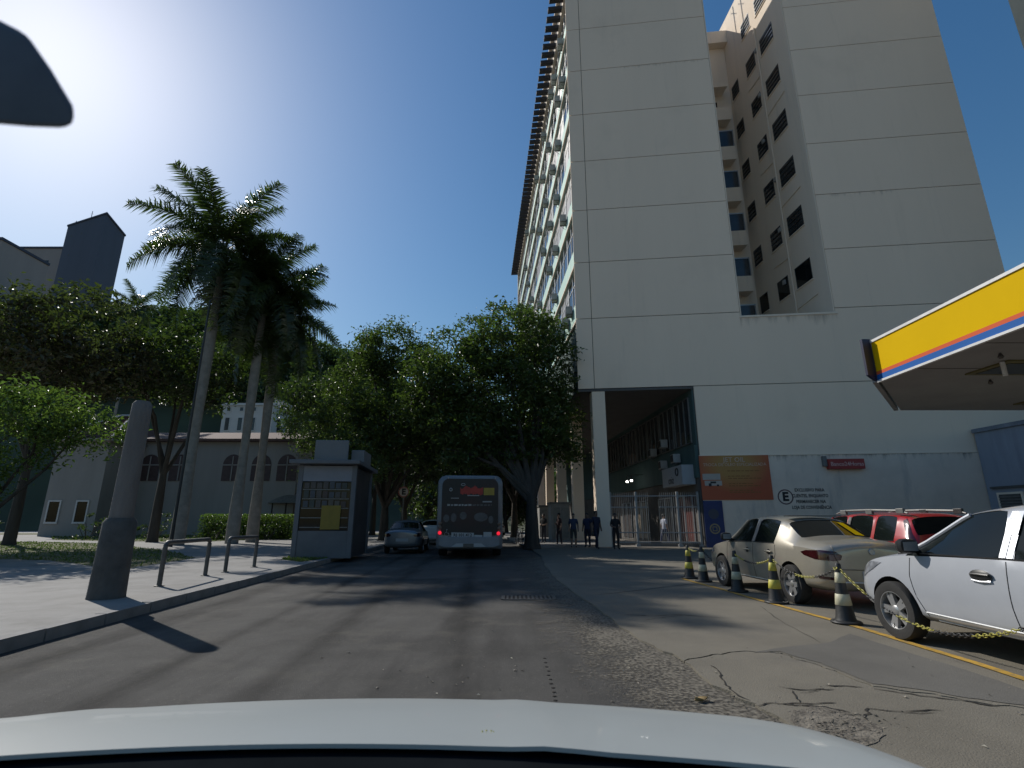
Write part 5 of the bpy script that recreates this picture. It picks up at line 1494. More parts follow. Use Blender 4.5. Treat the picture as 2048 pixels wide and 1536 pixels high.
# ================================================================== BICYCLES AND STREET FURNITURE
def bicycle(label, loc, rz, fc):
    t = thing('bicycle', label, 'bicycle', loc, rz, group='bicycles at the tree')
    for x in (-.52, .52):
        b = MB(); b.tube([(x + .33 * math.cos(a), 0, .34 + .33 * math.sin(a)) for a in np.linspace(0, 2 * math.pi, 29)], .018, 6, False); w = b.build('wheel', rubber_m, t)
        b = MB()
        for k in range(9): a = k * 2 * math.pi / 9; b.tube([(x, 0, .34), (x + .32 * math.cos(a), 0, .34 + .32 * math.sin(a))], .003, 3)
        b.build('spokes', alu_m, w)
    b = MB()
    for p, q in (((-.52, 0, .34), (-.06, 0, .32)), ((-.06, 0, .32), (-.2, 0, .86)), ((-.52, 0, .34), (-.18, 0, .78)), ((-.18, 0, .78), (.38, 0, .80)), ((-.06, 0, .32), (.38, 0, .76)), ((.36, 0, .88), (.52, 0, .34))): b.tube([p, q], .017, 6)
    b.build('frame', fc, t)
    b = MB(); b.tube([(.36, 0, .86), (.34, 0, 1.0)], .014, 6); b.tube([(.28, -.27, 1.02), (.36, -.1, 1.0), (.36, .1, 1.0), (.28, .27, 1.02)], .013, 6); b.build('handlebar', black_pl, t)
    b = MB(); b.lathe([(.0, .86), (.07, .87), (.075, .895), (.05, .915), (0, .918)], 12, (-.21, 0, 0), cap=False); b.build('saddle', black_pl, t)
    b = MB(); b.tube([(-.06, -.09, .22), (-.06, -.06, .32), (-.06, .06, .32), (-.06, .09, .42)], .01, 5); b.build('cranks', alu_m, t)
p = G(1048, 1092, .12); bicycle('dark bicycle leaning by the street tree trunk', (p.x, p.y, .12), 1.2, mat('bike_dark', (.03, .03, .035), .4, .2, 4))
p = G(1026, 1088, .12); bicycle('pale bicycle parked left of the street tree', (p.x + .35, p.y + 1.2, .12), 1.35, white_metal)
# two low hoops on the left pavement
for (a, b_, ztop, lab) in (((318, 1172), (410, 1151), .80, 'weathered tube hoop nearest the camera on left pavement'), ((450, 1144), (508, 1134), .80, 'weathered tube hoop nearer the kiosk on left pavement')):
    pa, pb = G(*a, .14), G(*b_, .14)
    t = thing('bike_hoop', lab, 'bike hoop', tuple(pa), group='tube hoops on the pavement')
    v = pb - pa; d = v.normalized(); r = .09
    P = [Vector((0, 0, -.005)), Vector((0, 0, ztop - r))] + [d * (r - r * math.cos(q)) + Vector((0, 0, ztop - r + r * math.sin(q))) for q in (.4, .8, 1.2, 1.57)] + \
        [v - d * r + d * r * math.sin(q) + Vector((0, 0, ztop - r + r * math.cos(q))) for q in (0, .4, .8, 1.2, 1.57)] + [v + Vector((0, 0, -.005))]
    b = MB(); b.tube(P, .045, 10); b.build('hoop', steel_dark, t)
    for q in (Vector((0, 0, 0)), v):
        b = MB(); b.lathe([(.09, 0), (.09, .01), (.05, .014)], 14, tuple(q), cap=False); b.build('base_flange', steel_dark, t)
# newspaper kiosk with sign boards on its roof
kp = G(640, 1117, .135)
ks = thing('kiosk', 'grey street kiosk with sign boards on its roof and a yellow poster', 'kiosk', (kp.x, kp.y, .135), -BH + .02)
kg = mat('kiosk_grey', (.12, .125, .135), .6, .12, 2); kd = mat('kiosk_dark', (.045, .045, .048), .5, .3, 2)
for x_ in (-1.0, .84):
    for y_ in (0, 3.0): b = MB(); b.box(x_, x_ + .16, y_, y_ + .16, 0, 3.15); b.build('corner_post', kg, ks, bevel=.01)
b = MB(); b.box(-.84, .84, .03, .10, 0, .9); b.build('lower_panel', kg, ks)
b = MB(); b.box(-.84, .84, .06, .09, .9, 2.55); b.build('display_glass', dark_glass, ks)
for k in range(5):
    b = MB(); b.box(-.8, .8, .02, .058, 1.0 + .32 * k, 1.03 + .32 * k); b.build('shelf', grey_metal, ks)
mag = [mat('magazine_%d' % k, c, .5, .2, 6) for k, c in enumerate(((.07, .06, .055), (.05, .06, .075), (.085, .075, .06), (.06, .04, .035), (.04, .05, .045)))]
for k in range(3):
    for j in range(7):
        b = MB(); x = -.76 + .215 * j; b.box(x, x + .17, .03, .045, 1.69 + .32 * k, 1.69 + .32 * k + random.uniform(.2, .26)); b.build('magazine', random.choice(mag), ks)
b = MB(); b.box(-.1, .55, -.0, .018, .95, 1.75); b.build('yellow_poster', mat('poster_yellow', (.22, .16, .02), .6, .15, 3), ks)
b = MB(); b.box(-.84, .84, .02, .14, 2.58, 3.12); b.build('fascia_board', mat('kiosk_fascia', (.21, .22, .25), .6, .1, 2), ks)
b = MB(); b.box(-1.25, 1.15, -.35, 3.5, 3.16, 3.30); b.build('roof', kg, ks, bevel=.02)
b = MB(); b.box(-.93, -.87, .17, 2.99, 0, 3.1); b.build('side_wall', kd, ks); b = MB(); b.box(.87, .93, .17, 2.99, 0, 3.1); b.build('side_wall', kd, ks); b = MB(); b.box(-.84, .84, 3.05, 3.1, 0, 3.1); b.build('back_wall', kd, ks)
b = MB(); b.box(-.55, .62, .1, .2, 3.303, 4.05); b.build('roof_sign', mat('roof_sign_grey', (.16, .165, .17), .6, .1, 1), ks, bevel=.02)
b = MB(); b.box(.66, 1.12, .5, 1.9, 3.303, 3.75); b.build('roof_sign', mat('roof_sign_grey', (.16, .165, .17), .6, .1, 1), ks, bevel=.02)
# no-stopping sign on a post
p = G(803, 1076, .14); sp_ = D(803, 984, p.y)
sgn = thing('traffic_sign', 'round sign with letter E on a thin post beyond the kiosk', 'traffic sign', (p.x, p.y, .135))
b = MB(); b.tube([(0, 0, 0), (0, 0, sp_.z + 2.2)], .05, 8); b.build('post', grey_metal, sgn)
zz_ = sp_.z - .135
b = MB(); b.lathe([(0, -.09), (.42, -.09), (.42, -.07), (0, -.07)], 28, (0, 0, zz_), 'y', False); b.build('disc', mat('sign_face', (.55, .50, .46), .5, .05, 3), sgn)
b = MB(); b.tube([(.38 * math.cos(a), -.095, zz_ + .38 * math.sin(a)) for a in np.linspace(0, 2 * math.pi, 33)], .035, 6, False); b.build('rim', mat('sign_red', (.36, .06, .04), .5, .1, 3), sgn)
place_text('E', .62, black_txt, (0, -.096, zz_), (1, 0, 0), (0, 0, 1), sgn, bold=.03)
# lamp post on the left
lp = thing('lamp_post', 'slim dark lamp post before the palms', 'lamp post', (*D(372, 900, 27)[:2], .135))
hz = D(372, 600, 27).z - .135
b = MB(); b.tube([(0, 0, 0), (0, 0, 1.2), (0, 0, hz)], [.10, .075, .05], 10); b.build('post', black_pl, lp)
b = MB(); b.tube([(0, 0, hz - .05), (.25, 0, hz + .12), (.7, 0, hz + .16)], .035, 8); b.build('arm', black_pl, lp)
b = MB(); b.lathe([(.0, .1), (.16, .06), (.2, -.03), (.0, -.06)], 14, (.85, 0, hz + .15), cap=False); b.build('lamp_head', black_pl, lp)

# ================================================================== TREES
def leaves_mesh(name, centers, size, m_, jitter=0.0, up=.35):
    """one little folded leaf at every centre"""
    n = len(centers)
    nrm = RNG.normal(size=(n, 3)); nrm[:, 2] = np.abs(nrm[:, 2]) + up; nrm /= np.linalg.norm(nrm, axis=1)[:, None]
    t = RNG.normal(size=(n, 3)); t -= (t * nrm).sum(1)[:, None] * nrm; t /= np.linalg.norm(t, axis=1)[:, None]
    s = np.cross(nrm, t)
    L_ = size * RNG.uniform(.6, 1.4, n)[:, None]; W_ = L_ * .42
    fold = nrm * L_ * .12
    V = np.stack([centers - t * L_ * .5, centers + s * W_ * .5 + fold, centers + t * L_ * .5 - fold, centers - s * W_ * .5 + fold], 1).reshape(-1, 3)
    base = np.arange(n) * 4
    tri = np.stack([base, base + 1, base + 2, base, base + 2, base + 3], 1).reshape(-1)
    me = bpy.data.meshes.new(name)
    me.vertices.add(len(V)); me.vertices.foreach_set('co', V.astype(np.float32).ravel())
    me.loops.add(len(tri)); me.loops.foreach_set('vertex_index', tri.astype(np.int32))
    me.polygons.add(n * 2); me.polygons.foreach_set('loop_start', (np.arange(n * 2) * 3).astype(np.int32))
    me.update(calc_edges=True); me.validate()
    me.materials.append(m_)
    return me
def clump_points(blobs, per, nl, sig):
    """leaf positions: twig clumps gathered toward the skin of each blob (c, r)"""
    out = []
    for c, r in blobs:
        k = max(6, int(per * (r[0] * r[1] + r[1] * r[2] + r[0] * r[2]) / 3))
        d = RNG.normal(size=(k, 3)); d /= np.linalg.norm(d, axis=1)[:, None]
        rr = RNG.uniform(.35, 1.0, k) ** .5
        cc = np.array(c) + d * rr[:, None] * np.array(r)
        sg = sig * RNG.uniform(.5, 1.3, k)
        out.append((cc[:, None, :] + RNG.normal(size=(k, nl, 3)) * sg[:, None, None] * np.array([1, 1, .6])).reshape(-1, 3))
    return np.concatenate(out)
def tree(name, label, base, blobs, m_, trunk_r=.22, per=9, nl=26, sig=.34, size=.2, fork=.45, cat='tree', group=None, lean=(0, 0)):
    t = thing(name, label, cat, base, 0, group)
    B = Vector(base); bl = [(np.array(c) - np.array(base), r) for c, r in blobs]
    me = leaves_mesh('crown', clump_points(bl, per, nl, sig), size, m_)
    inst('crown', me, t)
    zmin = min(c[2] - r[2] * .5 for c, r in bl)
    fz = max(1.2, zmin * fork + .6)
    F_ = Vector((lean[0], lean[1], fz))
    b = MB(); b.tube([(0, 0, -.1), (0, 0, .25), F_ * .5, F_], [trunk_r * 1.35, trunk_r * 1.05, trunk_r * .9, trunk_r * .6], 12); tr = b.build('trunk', bark_m, t)
    b = MB()
    for c, r in bl:
        e = Vector(c); mid = F_.lerp(e, .5) + Vector((random.uniform(-.4, .4), random.uniform(-.4, .4), random.uniform(.1, .6)))
        b.tube([F_ * random.uniform(.78, .98), mid, e], [trunk_r * .5, trunk_r * .3, trunk_r * .12], 7)
        for q in range(4):
            d = Vector((random.uniform(-1, 1), random.uniform(-1, 1), random.uniform(-.3, 1))).normalized()
            b.tube([mid.lerp(e, random.uniform(.2, .9)), e + Vector((d.x * r[0], d.y * r[1], d.z * r[2])) * .75], [trunk_r * .16, .015], 5)
    b.build('limbs', bark_m, tr)
    return t
# street trees arching over the road
bz_ = G(1064, 1094, .12)
tree('street_tree', 'big street tree by the arcade overhanging the bus', (bz_.x, bz_.y, .12),
     [((-.6, 30.0, 12.0), (3.0, 2.8, 2.4)), ((-3.2, 29.6, 10.2), (2.9, 2.6, 2.3)), ((1.8, 30.4, 10.2), (2.4, 2.8, 2.5)), ((-1.0, 28.4, 8.3), (3.0, 2.2, 2.3)), ((2.6, 30.6, 7.4), (1.4, 2.3, 1.9)), ((-3.6, 31.0, 7.6), (2.5, 2.4, 2.0)), ((1.0, 32.0, 13.2), (2.2, 2.2, 1.7)), ((1.6, 28.8, 6.4), (1.5, 1.5, 1.4)), ((-2.2, 28.2, 6.2), (2.4, 1.8, 1.5)), ((-4.9, 29.6, 8.6), (2.0, 2, 1.8)), ((3.0, 29.6, 5.4), (.9, 1.3, 1.0)), ((.3, 30.5, 5.6), (1.6, 1.6, 1.1)), ((.2, 28.3, 5.2), (1.8, 1.0, 1.2)), ((-2.6, 28.0, 5.0), (1.7, 1.0, .9))],
     leaf_m, .36, per=21, nl=40, sig=.38, size=.25, group='street trees')
tree('street_tree', 'street tree left of the bus with open leafy top', (-8.6, 36.0, .135),
     [((-8.8, 36, 13.4), (2.6, 2.4, 2.3)), ((-10.8, 36, 10.6), (2.6, 2.4, 2.5)), ((-6.4, 35.6, 11.0), (3.2, 2.6, 2.6)), ((-8.2, 34.0, 8.2), (3.0, 2.4, 2.2)), ((-5.0, 35, 8.0), (2.6, 2.4, 2.0)), ((-11.6, 34.5, 7.4), (2.0, 2.0, 2.0)), ((-10.6, 36.5, 13.6), (1.1, 1.1, 1.3)), ((-7.0, 33.4, 6.0), (3.0, 1.8, 1.5)), ((-10.2, 34, 5.4), (2.2, 1.8, 1.6)), ((-4.2, 34.0, 6.0), (1.8, 1.6, 1.3))],
     leaf_m, .32, per=20, nl=38, sig=.38, size=.26, group='street trees')
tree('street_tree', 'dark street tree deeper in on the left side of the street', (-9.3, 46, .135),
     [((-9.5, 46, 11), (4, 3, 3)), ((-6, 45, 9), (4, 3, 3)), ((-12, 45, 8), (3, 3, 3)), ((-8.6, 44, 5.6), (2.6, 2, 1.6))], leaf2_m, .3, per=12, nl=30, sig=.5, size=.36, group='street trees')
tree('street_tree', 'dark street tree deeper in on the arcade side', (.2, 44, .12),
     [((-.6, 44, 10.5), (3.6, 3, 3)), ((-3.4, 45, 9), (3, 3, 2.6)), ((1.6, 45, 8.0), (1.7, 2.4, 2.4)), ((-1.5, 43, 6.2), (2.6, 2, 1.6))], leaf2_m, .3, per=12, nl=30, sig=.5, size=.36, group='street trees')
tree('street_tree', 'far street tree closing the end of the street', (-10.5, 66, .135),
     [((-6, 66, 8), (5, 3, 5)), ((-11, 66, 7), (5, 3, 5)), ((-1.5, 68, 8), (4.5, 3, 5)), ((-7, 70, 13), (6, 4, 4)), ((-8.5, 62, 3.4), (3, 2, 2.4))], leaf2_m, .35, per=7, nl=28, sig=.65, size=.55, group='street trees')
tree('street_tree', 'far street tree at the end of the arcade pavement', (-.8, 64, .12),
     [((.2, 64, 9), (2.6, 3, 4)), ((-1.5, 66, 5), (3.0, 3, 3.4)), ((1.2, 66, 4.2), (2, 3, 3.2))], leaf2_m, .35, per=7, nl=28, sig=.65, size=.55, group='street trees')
tree('small_tree', 'low leafy tree between kiosk and road', (-9.6, 30.0, .135),
     [((-9.8, 30, 5.4), (1.8, 1.6, 1.3)), ((-10.8, 30.4, 4.2), (1.5, 1.4, 1.1)), ((-8.6, 30.2, 4.3), (1.3, 1.3, 1.0)), ((-12.0, 31, 6.6), (1.6, 1.6, 1.3)), ((-11.0, 31, 7.6), (1.3, 1.3, 1.1))], leaf_m, .12, per=30, nl=30, sig=.26, size=.18)
# near trees on the left
tb = G(212, 1196, .135)
pil = thing('concrete_post', 'weathered grey post on a wider dark base at the left kerb', 'post', (tb.x, tb.y, .135), .1)
pr_m = mat('post_concrete', (.17, .155, .145), .95, .28, 2.2, .7, 24, streak=True)
tex_layer(pr_m, (.07, .065, .06), 3.0, .5, .7, fac=.6, stretch=(1, 1, .2))
b = MB(); b.lathe([(.27, 0), (.265, .05), (.25, .7), (.245, 1.18), (.20, 1.26)], 20); b.build('base', mat('post_base_dark', (.085, .083, .08), .95, .3, 3, .7, 24), pil)
b = MB(); b.lathe([(.175, 1.262), (.165, 2.0), (.155, 3.0), (.15, 3.22), (.11, 3.28)], 20); b.build('shaft', pr_m, pil)
tree('garden_tree', 'bright green bushy tree at the left edge', (-17.5, 17.5, .135),
     [((-17.5, 17.5, 4.2), (2.2, 1.8, 1.7)), ((-16.0, 17.2, 5.0), (1.6, 1.5, 1.0)), ((-15.2, 18.0, 4.4), (1.5, 1.3, .8)), ((-18.5, 17, 2.4), (1.5, 1.5, 1.3))], leaf3_m, .14, per=34, nl=30, sig=.26, size=.17)
bgt = [((-27.0, 29.0), 15.0, 4.6, leaf4_m, 'reddish brown tree at the left edge, below the towers'), ((-22.0, 33.0), 14.0, 3.6, leaf2_m, 'dark tree between the reddish tree and the tallest palm'),
       ((-16.5, 45), 14.0, 3.6, leaf2_m, 'tall dark tree directly behind the palms'), ((-13, 50), 13.0, 3.8, leaf2_m, 'round dark tree right of the palms')]
for (x, y), h, r, mm, lab in bgt:
    bl = [((x, y, h - r * .5), (r, r * .8, r * .55))]
    for k in range(5):
        a = k * 1.26 + random.random(); bl.append(((x + r * .75 * math.cos(a), y + r * .5 * math.sin(a), h - r * random.uniform(.6, 1.15)), (r * .6, r * .55, r * .45)))
    tree('background_tree', lab, (x, y, .135), bl, mm, .28, per=10, nl=30, sig=.46, size=.34, group='trees behind the garden')
# hedge and bushes
def bush(name, label, c, r, m_, per=22, size=.13, cat='bush', group=None):
    t = thing(name, label, cat, (c[0], c[1], .135), 0, group)
    me = leaves_mesh('foliage', clump_points([((0, 0, r[2] * .75), r)], per, 24, .16), size, m_); inst('foliage', me, t)
    b = MB()
    for k in range(5):
        a = k * 1.26; b.tube([(.1 * math.cos(a), .1 * math.sin(a), -.05), (r[0] * .5 * math.cos(a), r[1] * .5 * math.sin(a), r[2])], [.03, .01], 5)
    b.build('stems', bark_m, t)
h0 = G(392, 1079, .135); h1 = G(588, 1078, .135)
hd = thing('hedge', 'long clipped green hedge beyond the lawn', 'hedge', tuple(h0))
pts = np.stack([RNG.uniform(0, h1.x - h0.x, 9000), RNG.uniform(-.1, 1.3, 9000), RNG.uniform(.0, 1.75, 9000)], 1)
inst('foliage', leaves_mesh('foliage', pts, .17, leaf3_m), hd)
b = MB()
for k in range(12): b.tube([((h1.x - h0.x) * (k + .5) / 12, .6, -.05), ((h1.x - h0.x) * (k + .5) / 12, .6, 1.4)], .04, 5)
b.build('stems', bark_m, hd)
for k, (x, y, r, lab) in enumerate(((-24.5, 37, 1.3, 'rounded dark shrub before the tiled house'), (-30, 38, 1.4, 'wide dark shrub left of the tiled house door'), (-33, 33, 1.5, 'dark shrub at the far left of the lawn'), (-20.2, 36.5, 1.1, 'dark shrub at the foot of the palms'), (-17.0, 37.5, 1.0, 'dark shrub right of the palm trunks'), (-12.6, 40, 1.9, 'dark shrub behind the kiosk'), (-6.9, 58, 2.6, 'dark shrub at the end of the street'))):
    bush('shrub', lab, (x, y), (r, r * .8, r * .8), leaf2_m, 9, .2, 'shrub', 'shrubs in the garden')
# thatched garden shelter
gz = G(548, 1072, .135)
gs = thing('garden_shelter', 'small round garden shelter with conical roof behind the hedge', 'shelter', (gz.x, gz.y + 4, .135))
b = MB(); b.lathe([(2.6, 2.9), (2.5, 3.0), (1.3, 3.9), (.15, 4.5), (0, 4.5)], 20, cap=False); b.build('roof', mat('thatch', (.16, .14, .11), .95, .3, 5, .6, 25), gs)
for k in range(8):
    a = k * math.pi / 4; b = MB(); b.tube([(2.2 * math.cos(a), 2.2 * math.sin(a), 0), (2.2 * math.cos(a), 2.2 * math.sin(a), 2.95)], .07, 6); b.build('post', bark_m, gs)
# ================================================================== PALMS
def frond_mesh(L_, droop, seed):
    rg = random.Random(seed); V = []; Fc = []
    def rach(t):                                       # local: x outwards, z up
        return Vector((L_ * (t - .10 * t * t * droop), 0, L_ * (.50 * t - (.45 + .38 * droop) * t * t)))
    n = 60
    prev = None
    for i in range(11):                                # midrib
        p = rach(i / 10); w = .035 * (1 - i / 11)
        V += [p + Vector((0, w, 0)), p + Vector((0, -w, 0)), p + Vector((0, 0, w))]
        if i:
            a = len(V) - 6
            Fc += [(a, a+3, a+5, a+2), (a+1, a+2, a+5, a+4), (a, a+1, a+4, a+3)]
    for i in range(n):
        t = .14 + .86 * i / n
        p = rach(t); T = (rach(min(1, t + .01)) - rach(t - .01)).normalized()
        ll = L_ * .22 * (math.sin(math.pi * (t * .86 + .1)) ** .6) * rg.uniform(.8, 1.15)
        for s in (-1, 1):
            for lay in (0, 1):
                d = Vector((T.x * .45, s * rg.uniform(.7, 1.0), rg.uniform(-.15, .75) if lay else rg.uniform(-.6, .15))).normalized()
                w = T * .03
                m1 = p + d * ll * .55 + Vector((0, 0, -.03 * ll)); e = p + d * ll + Vector((0, 0, -ll * rg.uniform(.2, .6)))
                a = len(V); V += [p - w, p + w, m1 + w * .9, m1 - w * .9, e]
                Fc += [(a, a+1, a+2, a+3), (a+3, a+2, a+4)]
    me = bpy.data.meshes.new('frond'); me.from_pydata([tuple(v) for v in V], [], Fc); me.materials.append(frond_m)
    return me
FR = [frond_mesh(4.6, d, k) for k, d in enumerate((.0, .5, 1.0, 1.5, 2.0))]
def palm(label, base, top, tr, n=20, sc=1.0):
    t = thing('royal_palm', label, 'palm tree', tuple(base), 0, 'royal palms in the garden')
    v = Vector(top) - Vector(base)
    b = MB(); P = [v * (k / 14) for k in range(15)]
    rs = [tr * (1.25 - .25 * min(1, k / 3)) * (1 + .12 * math.sin(k * .8)) * (1 - .012 * k) for k in range(15)]
    b.tube(P, rs, 14); tk = b.build('trunk', palm_bark, t)
    b = MB(); b.tube([v, v + Vector((0, 0, .5)), v + Vector((0, 0, 1.6)), v + Vector((0, 0, 2.0))], [tr * .9, tr * 1.1, tr * .65, tr * .35], 12); b.build('crownshaft', shaft_m, t)
    h = v + Vector((0, 0, 1.75))
    for k in range(n):
        f = k / (n - 1)                                # 0 hanging ... 1 upright
        az = k * 2.399 + random.uniform(-.2, .2)
        pitch = -.55 + 1.75 * f ** .9
        fi = min(4, max(0, int((1 - f) * 4.2 + random.uniform(-.4, .4))))
        inst('frond', FR[fi], t, h + Vector((0, 0, -.35 + .5 * f)), (random.uniform(-.3, .3), -pitch + .35, az), (sc * random.uniform(.9, 1.08),) * 3)
    b = MB(); b.tube([h, h + Vector((.05, 0, 1.6)), h + Vector((.12, 0, 3.1))], [.05, .035, .01], 6); b.build('spear_leaf', frond_m, t)
PD = 29.0
def palm_px(label, bx, by, tx, ty, depth, tr, n=20, sc=1.0):
    tp = D(tx, ty, depth); palm(label, (tp.x, tp.y, .135), (tp.x + random.uniform(-.1, .1), tp.y, tp.z), tr, n, sc)
palm_px('tallest royal palm, left of the three', 400, 1080, 438, 556, 29.0, .30, 30, 1.12)
palm_px('middle royal palm with drooping crown', 505, 1080, 524, 630, 31.0, .29, 30, 1.0)
palm_px('right royal palm, lowest crown of the three', 535, 1080, 552, 690, 33.0, .29, 30, 1.0)
palm_px('small distant palm beside the dark tower', 0, 0, 268, 640, 70.0, .2, 16, .9)

# ================================================================== HILL AND FOREST
def hill_h(x, y):
    a = float(np.interp(x, [-230, -150, -95, -60, -42, -15, 15, 90], [38, 49, 49, 45, 38, 12, 5, 3]))
    return a * math.exp(-((y - 132) / 44) ** 2) * min(1, max(0, (y - 70) / 14)) - .3 + 1.2 * math.sin(x * .13) * math.sin(y * .11)
b = MB(); b.smooth = True; NX, NY = 70, 44
X = np.linspace(-230, 90, NX); Y = np.linspace(70, 230, NY)
vs = [(x, y, hill_h(x, y)) for y in Y for x in X]
fs = [(j*NX+i, j*NX+i+1, (j+1)*NX+i+1, (j+1)*NX+i) for j in range(NY-1) for i in range(NX-1)]
b._add(vs, fs); struct(b.build('hills', mat('hill_soil', (.05, .06, .03), .95, .3, .05), sharp=False))
blobs = []
for k in range(560):
    x = random.uniform(-165, 20); y = random.uniform(93, 142); r = random.uniform(2.8, 5.0)
    z = hill_h(x, y)
    pass
    blobs.append(((x, y, z + r * 1.0), (r, r, r * .8)))
P_ = clump_points(blobs, 1.5, 18, .9)
stuff(inst('forest', leaves_mesh('forest', P_, .95, forest_m)), 'dense green forest covering the hill behind the street', 'forest')
# ================================================================== DISTANT BUILDINGS
def px_box(name, label, pl_, pr_, ytop, depth, dl, m_, zbase, cat='building'):
    """upright block whose front runs between two pixel columns at a depth"""
    a = D(pl_, ytop, depth); c = D(pr_, ytop, depth)
    t = thing(name, label, cat, ((a.x + c.x) / 2, depth, zbase))
    w = c.x - a.x; h = a.z - zbase
    b = MB(); b.box(-w/2, w/2, 0, dl, 0, h); b.build('wall', m_, t)
    return t, w, h
dk = mat('tower_dark', (.055, .065, .095), .7, .12, .1, streak=True); pk_ = mat('tower_pale', (.33, .29, .27), .85, .1, .1, streak=True)
ta = D(140, 437, 150); tb_ = D(213, 428, 143); tc_ = D(254, 452, 156)
tw = thing('tower_block', 'dark slab tower with angled corner and roof aerials at the left', 'building', (tb_.x, tb_.y, -.3)); o0 = Vector((tb_.x, tb_.y, -.3))
zt = tb_.z + .3
A_ = Vector((D(140, 437, 150).x, 150, 0)); B_ = Vector((tb_.x, tb_.y, 0)); C_ = Vector((tc_.x, tc_.y, 0)); D_ = A_ + C_ - B_
b = MB(); b.prism([tuple((q - o0)[:2]) for q in (A_, B_, C_, D_)], 0, zt); b.build('wall', dk, tw)
b = MB(); b.prism([tuple((q - o0)[:2]) for q in (A_ + (A_ - C_) * .02, B_ + (B_ - D_) * .02, C_ + (C_ - A_) * .02, D_ + (D_ - B_) * .02)], zt + .003, zt + .5); b.build('parapet', dk, tw)
for k, (q, h) in enumerate(((.12, 2.5), (.35, 7.0), (.55, 3.0), (.8, 2.6))):
    p = A_.lerp(C_, q) - o0; b = MB(); b.tube([(p.x, p.y, zt), (p.x, p.y, zt + h)], .09, 5); b.tube([(p.x - .5, p.y, zt + h * .85), (p.x + .5, p.y, zt + h * .85)], .05, 4); b.build('aerial', dk, tw)
b = MB()
for k, (fx, fz) in enumerate(((.15, 5.0), (.42, 5.2), (.2, 12))):
    p = A_.lerp(B_, fx) - o0; n_ = (B_ - A_).normalized(); q = Vector((n_.y, -n_.x, 0)) * .06
    P0_ = p + q; b._add([P0_ + Vector((0, 0, zt - fz)), P0_ + n_ * .9 + Vector((0, 0, zt - fz)), P0_ + n_ * .9 + Vector((0, 0, zt - fz + .8)), P0_ + Vector((0, 0, zt - fz + .8))], [(0, 1, 2, 3)])
b.build('vent_openings', black_pl, tw)
t, w, h = px_box('tower_wing', 'pale lower wing left of the dark tower', 28, 126, 497, 158, 14, pk_, -.3)
for k in range(2): b = MB(); b.box(w/2 - 5.2 - 3 * k, w/2 - 3.8 - 3 * k, -.08, -.002, h - 9.5, h - 4.5); b.build('window_strip', window_glass, t)
b = MB(); b.box(-w/2 - .3, w/2 + .1, -.3, 14, h + .003, h + .6); b.build('roof_edge', dk, t)
t, w, h = px_box('tower_wing', 'plain tower edge cut by the left side of the view', -60, 4, 480, 120, 14, pk_, -.3)
b = MB(); b.box(-w/2 - .3, w/2 + .3, -.3, 14, h + .003, h + .7); b.build('roof_edge', dk, t)
t, w, h = px_box('hillside_block', 'small pale block right of the dark tower foot', 219, 251, 606, 140, 10, pk_, 2)
for k in range(3): b = MB(); b.box(-w/2 + .4, w/2 - .4, -.06, -.002, h - 1.6 - 2 * k, h - .8 - 2 * k); b.build('window', window_glass, t)
wh = mat('hill_house_white', (.56, .55, .53), .85, .08, .3)
tile_m = mat('roof_tile', (.11, .06, .045), .85, .25, 3, .3, 20)
# old white villa on the slope seen between the palm trunks
t, w, h = px_box('villa', 'old white villa with balustrade roof seen between palm trunks', 448, 548, 806, 84, 16, wh, 6)
def hwin(t, x, z, ww, hh, m_=window_glass):
    b = MB(); b.box(x - ww/2 - .12, x + ww/2 + .12, -.10, -.003, z - .15, z); b.box(x - ww/2 - .12, x + ww/2 + .12, -.08, -.003, z + hh, z + hh + .12)
    b.box(x - ww/2 - .12, x - ww/2, -.08, -.003, z, z + hh); b.box(x + ww/2, x + ww/2 + .12, -.08, -.003, z, z + hh); f = b.build('window', wh, t)
    b = MB(); b.box(x - ww/2, x + ww/2, -.03, -.002, z, z + hh); b.build('pane', m_, f)
for k in range(4): hwin(t, -w/2 + 1.0 + k * (w - 2) / 3, h - 1.35, .55, .6); hwin(t, -w/2 + 1.0 + k * (w - 2) / 3, h - 4.6, .7, 2.1)
b = MB(); b.box(-w/2 - .2, w/2 + .2, -.25, 16.2, h - .45, h - .25); b.build('cornice', wh, t)
b = MB()
for k in range(14): yv = .4 + k * 1.15; b.box(w/2 - .1, w/2 + .25, yv, yv + .55, h + .003, h + .8)
b.box(w/2 - .12, w/2 + .28, .1, 16, h + .803, h + 1.0); b.build('balustrade', wh, t)
for k in range(4):
    b = MB(); yv = 2 + 3.5 * k; b.box(w/2 + .004, w/2 + .05, yv, yv + 1.2, h - 4.4, h - 2.4); b.build('side_window', window_glass, t)
t, w, h = px_box('hill_house', 'small white box house among the trees right of the villa', 578, 616, 818, 92, 8, wh, 8)
hwin(t, .1, h - 2.2, .9, 1.2)
b = MB(); b.box(-w/2 - .1, w/2 + .1, -.1, 8.1, h + .003, h + .25); b.build('roof', wh, t)
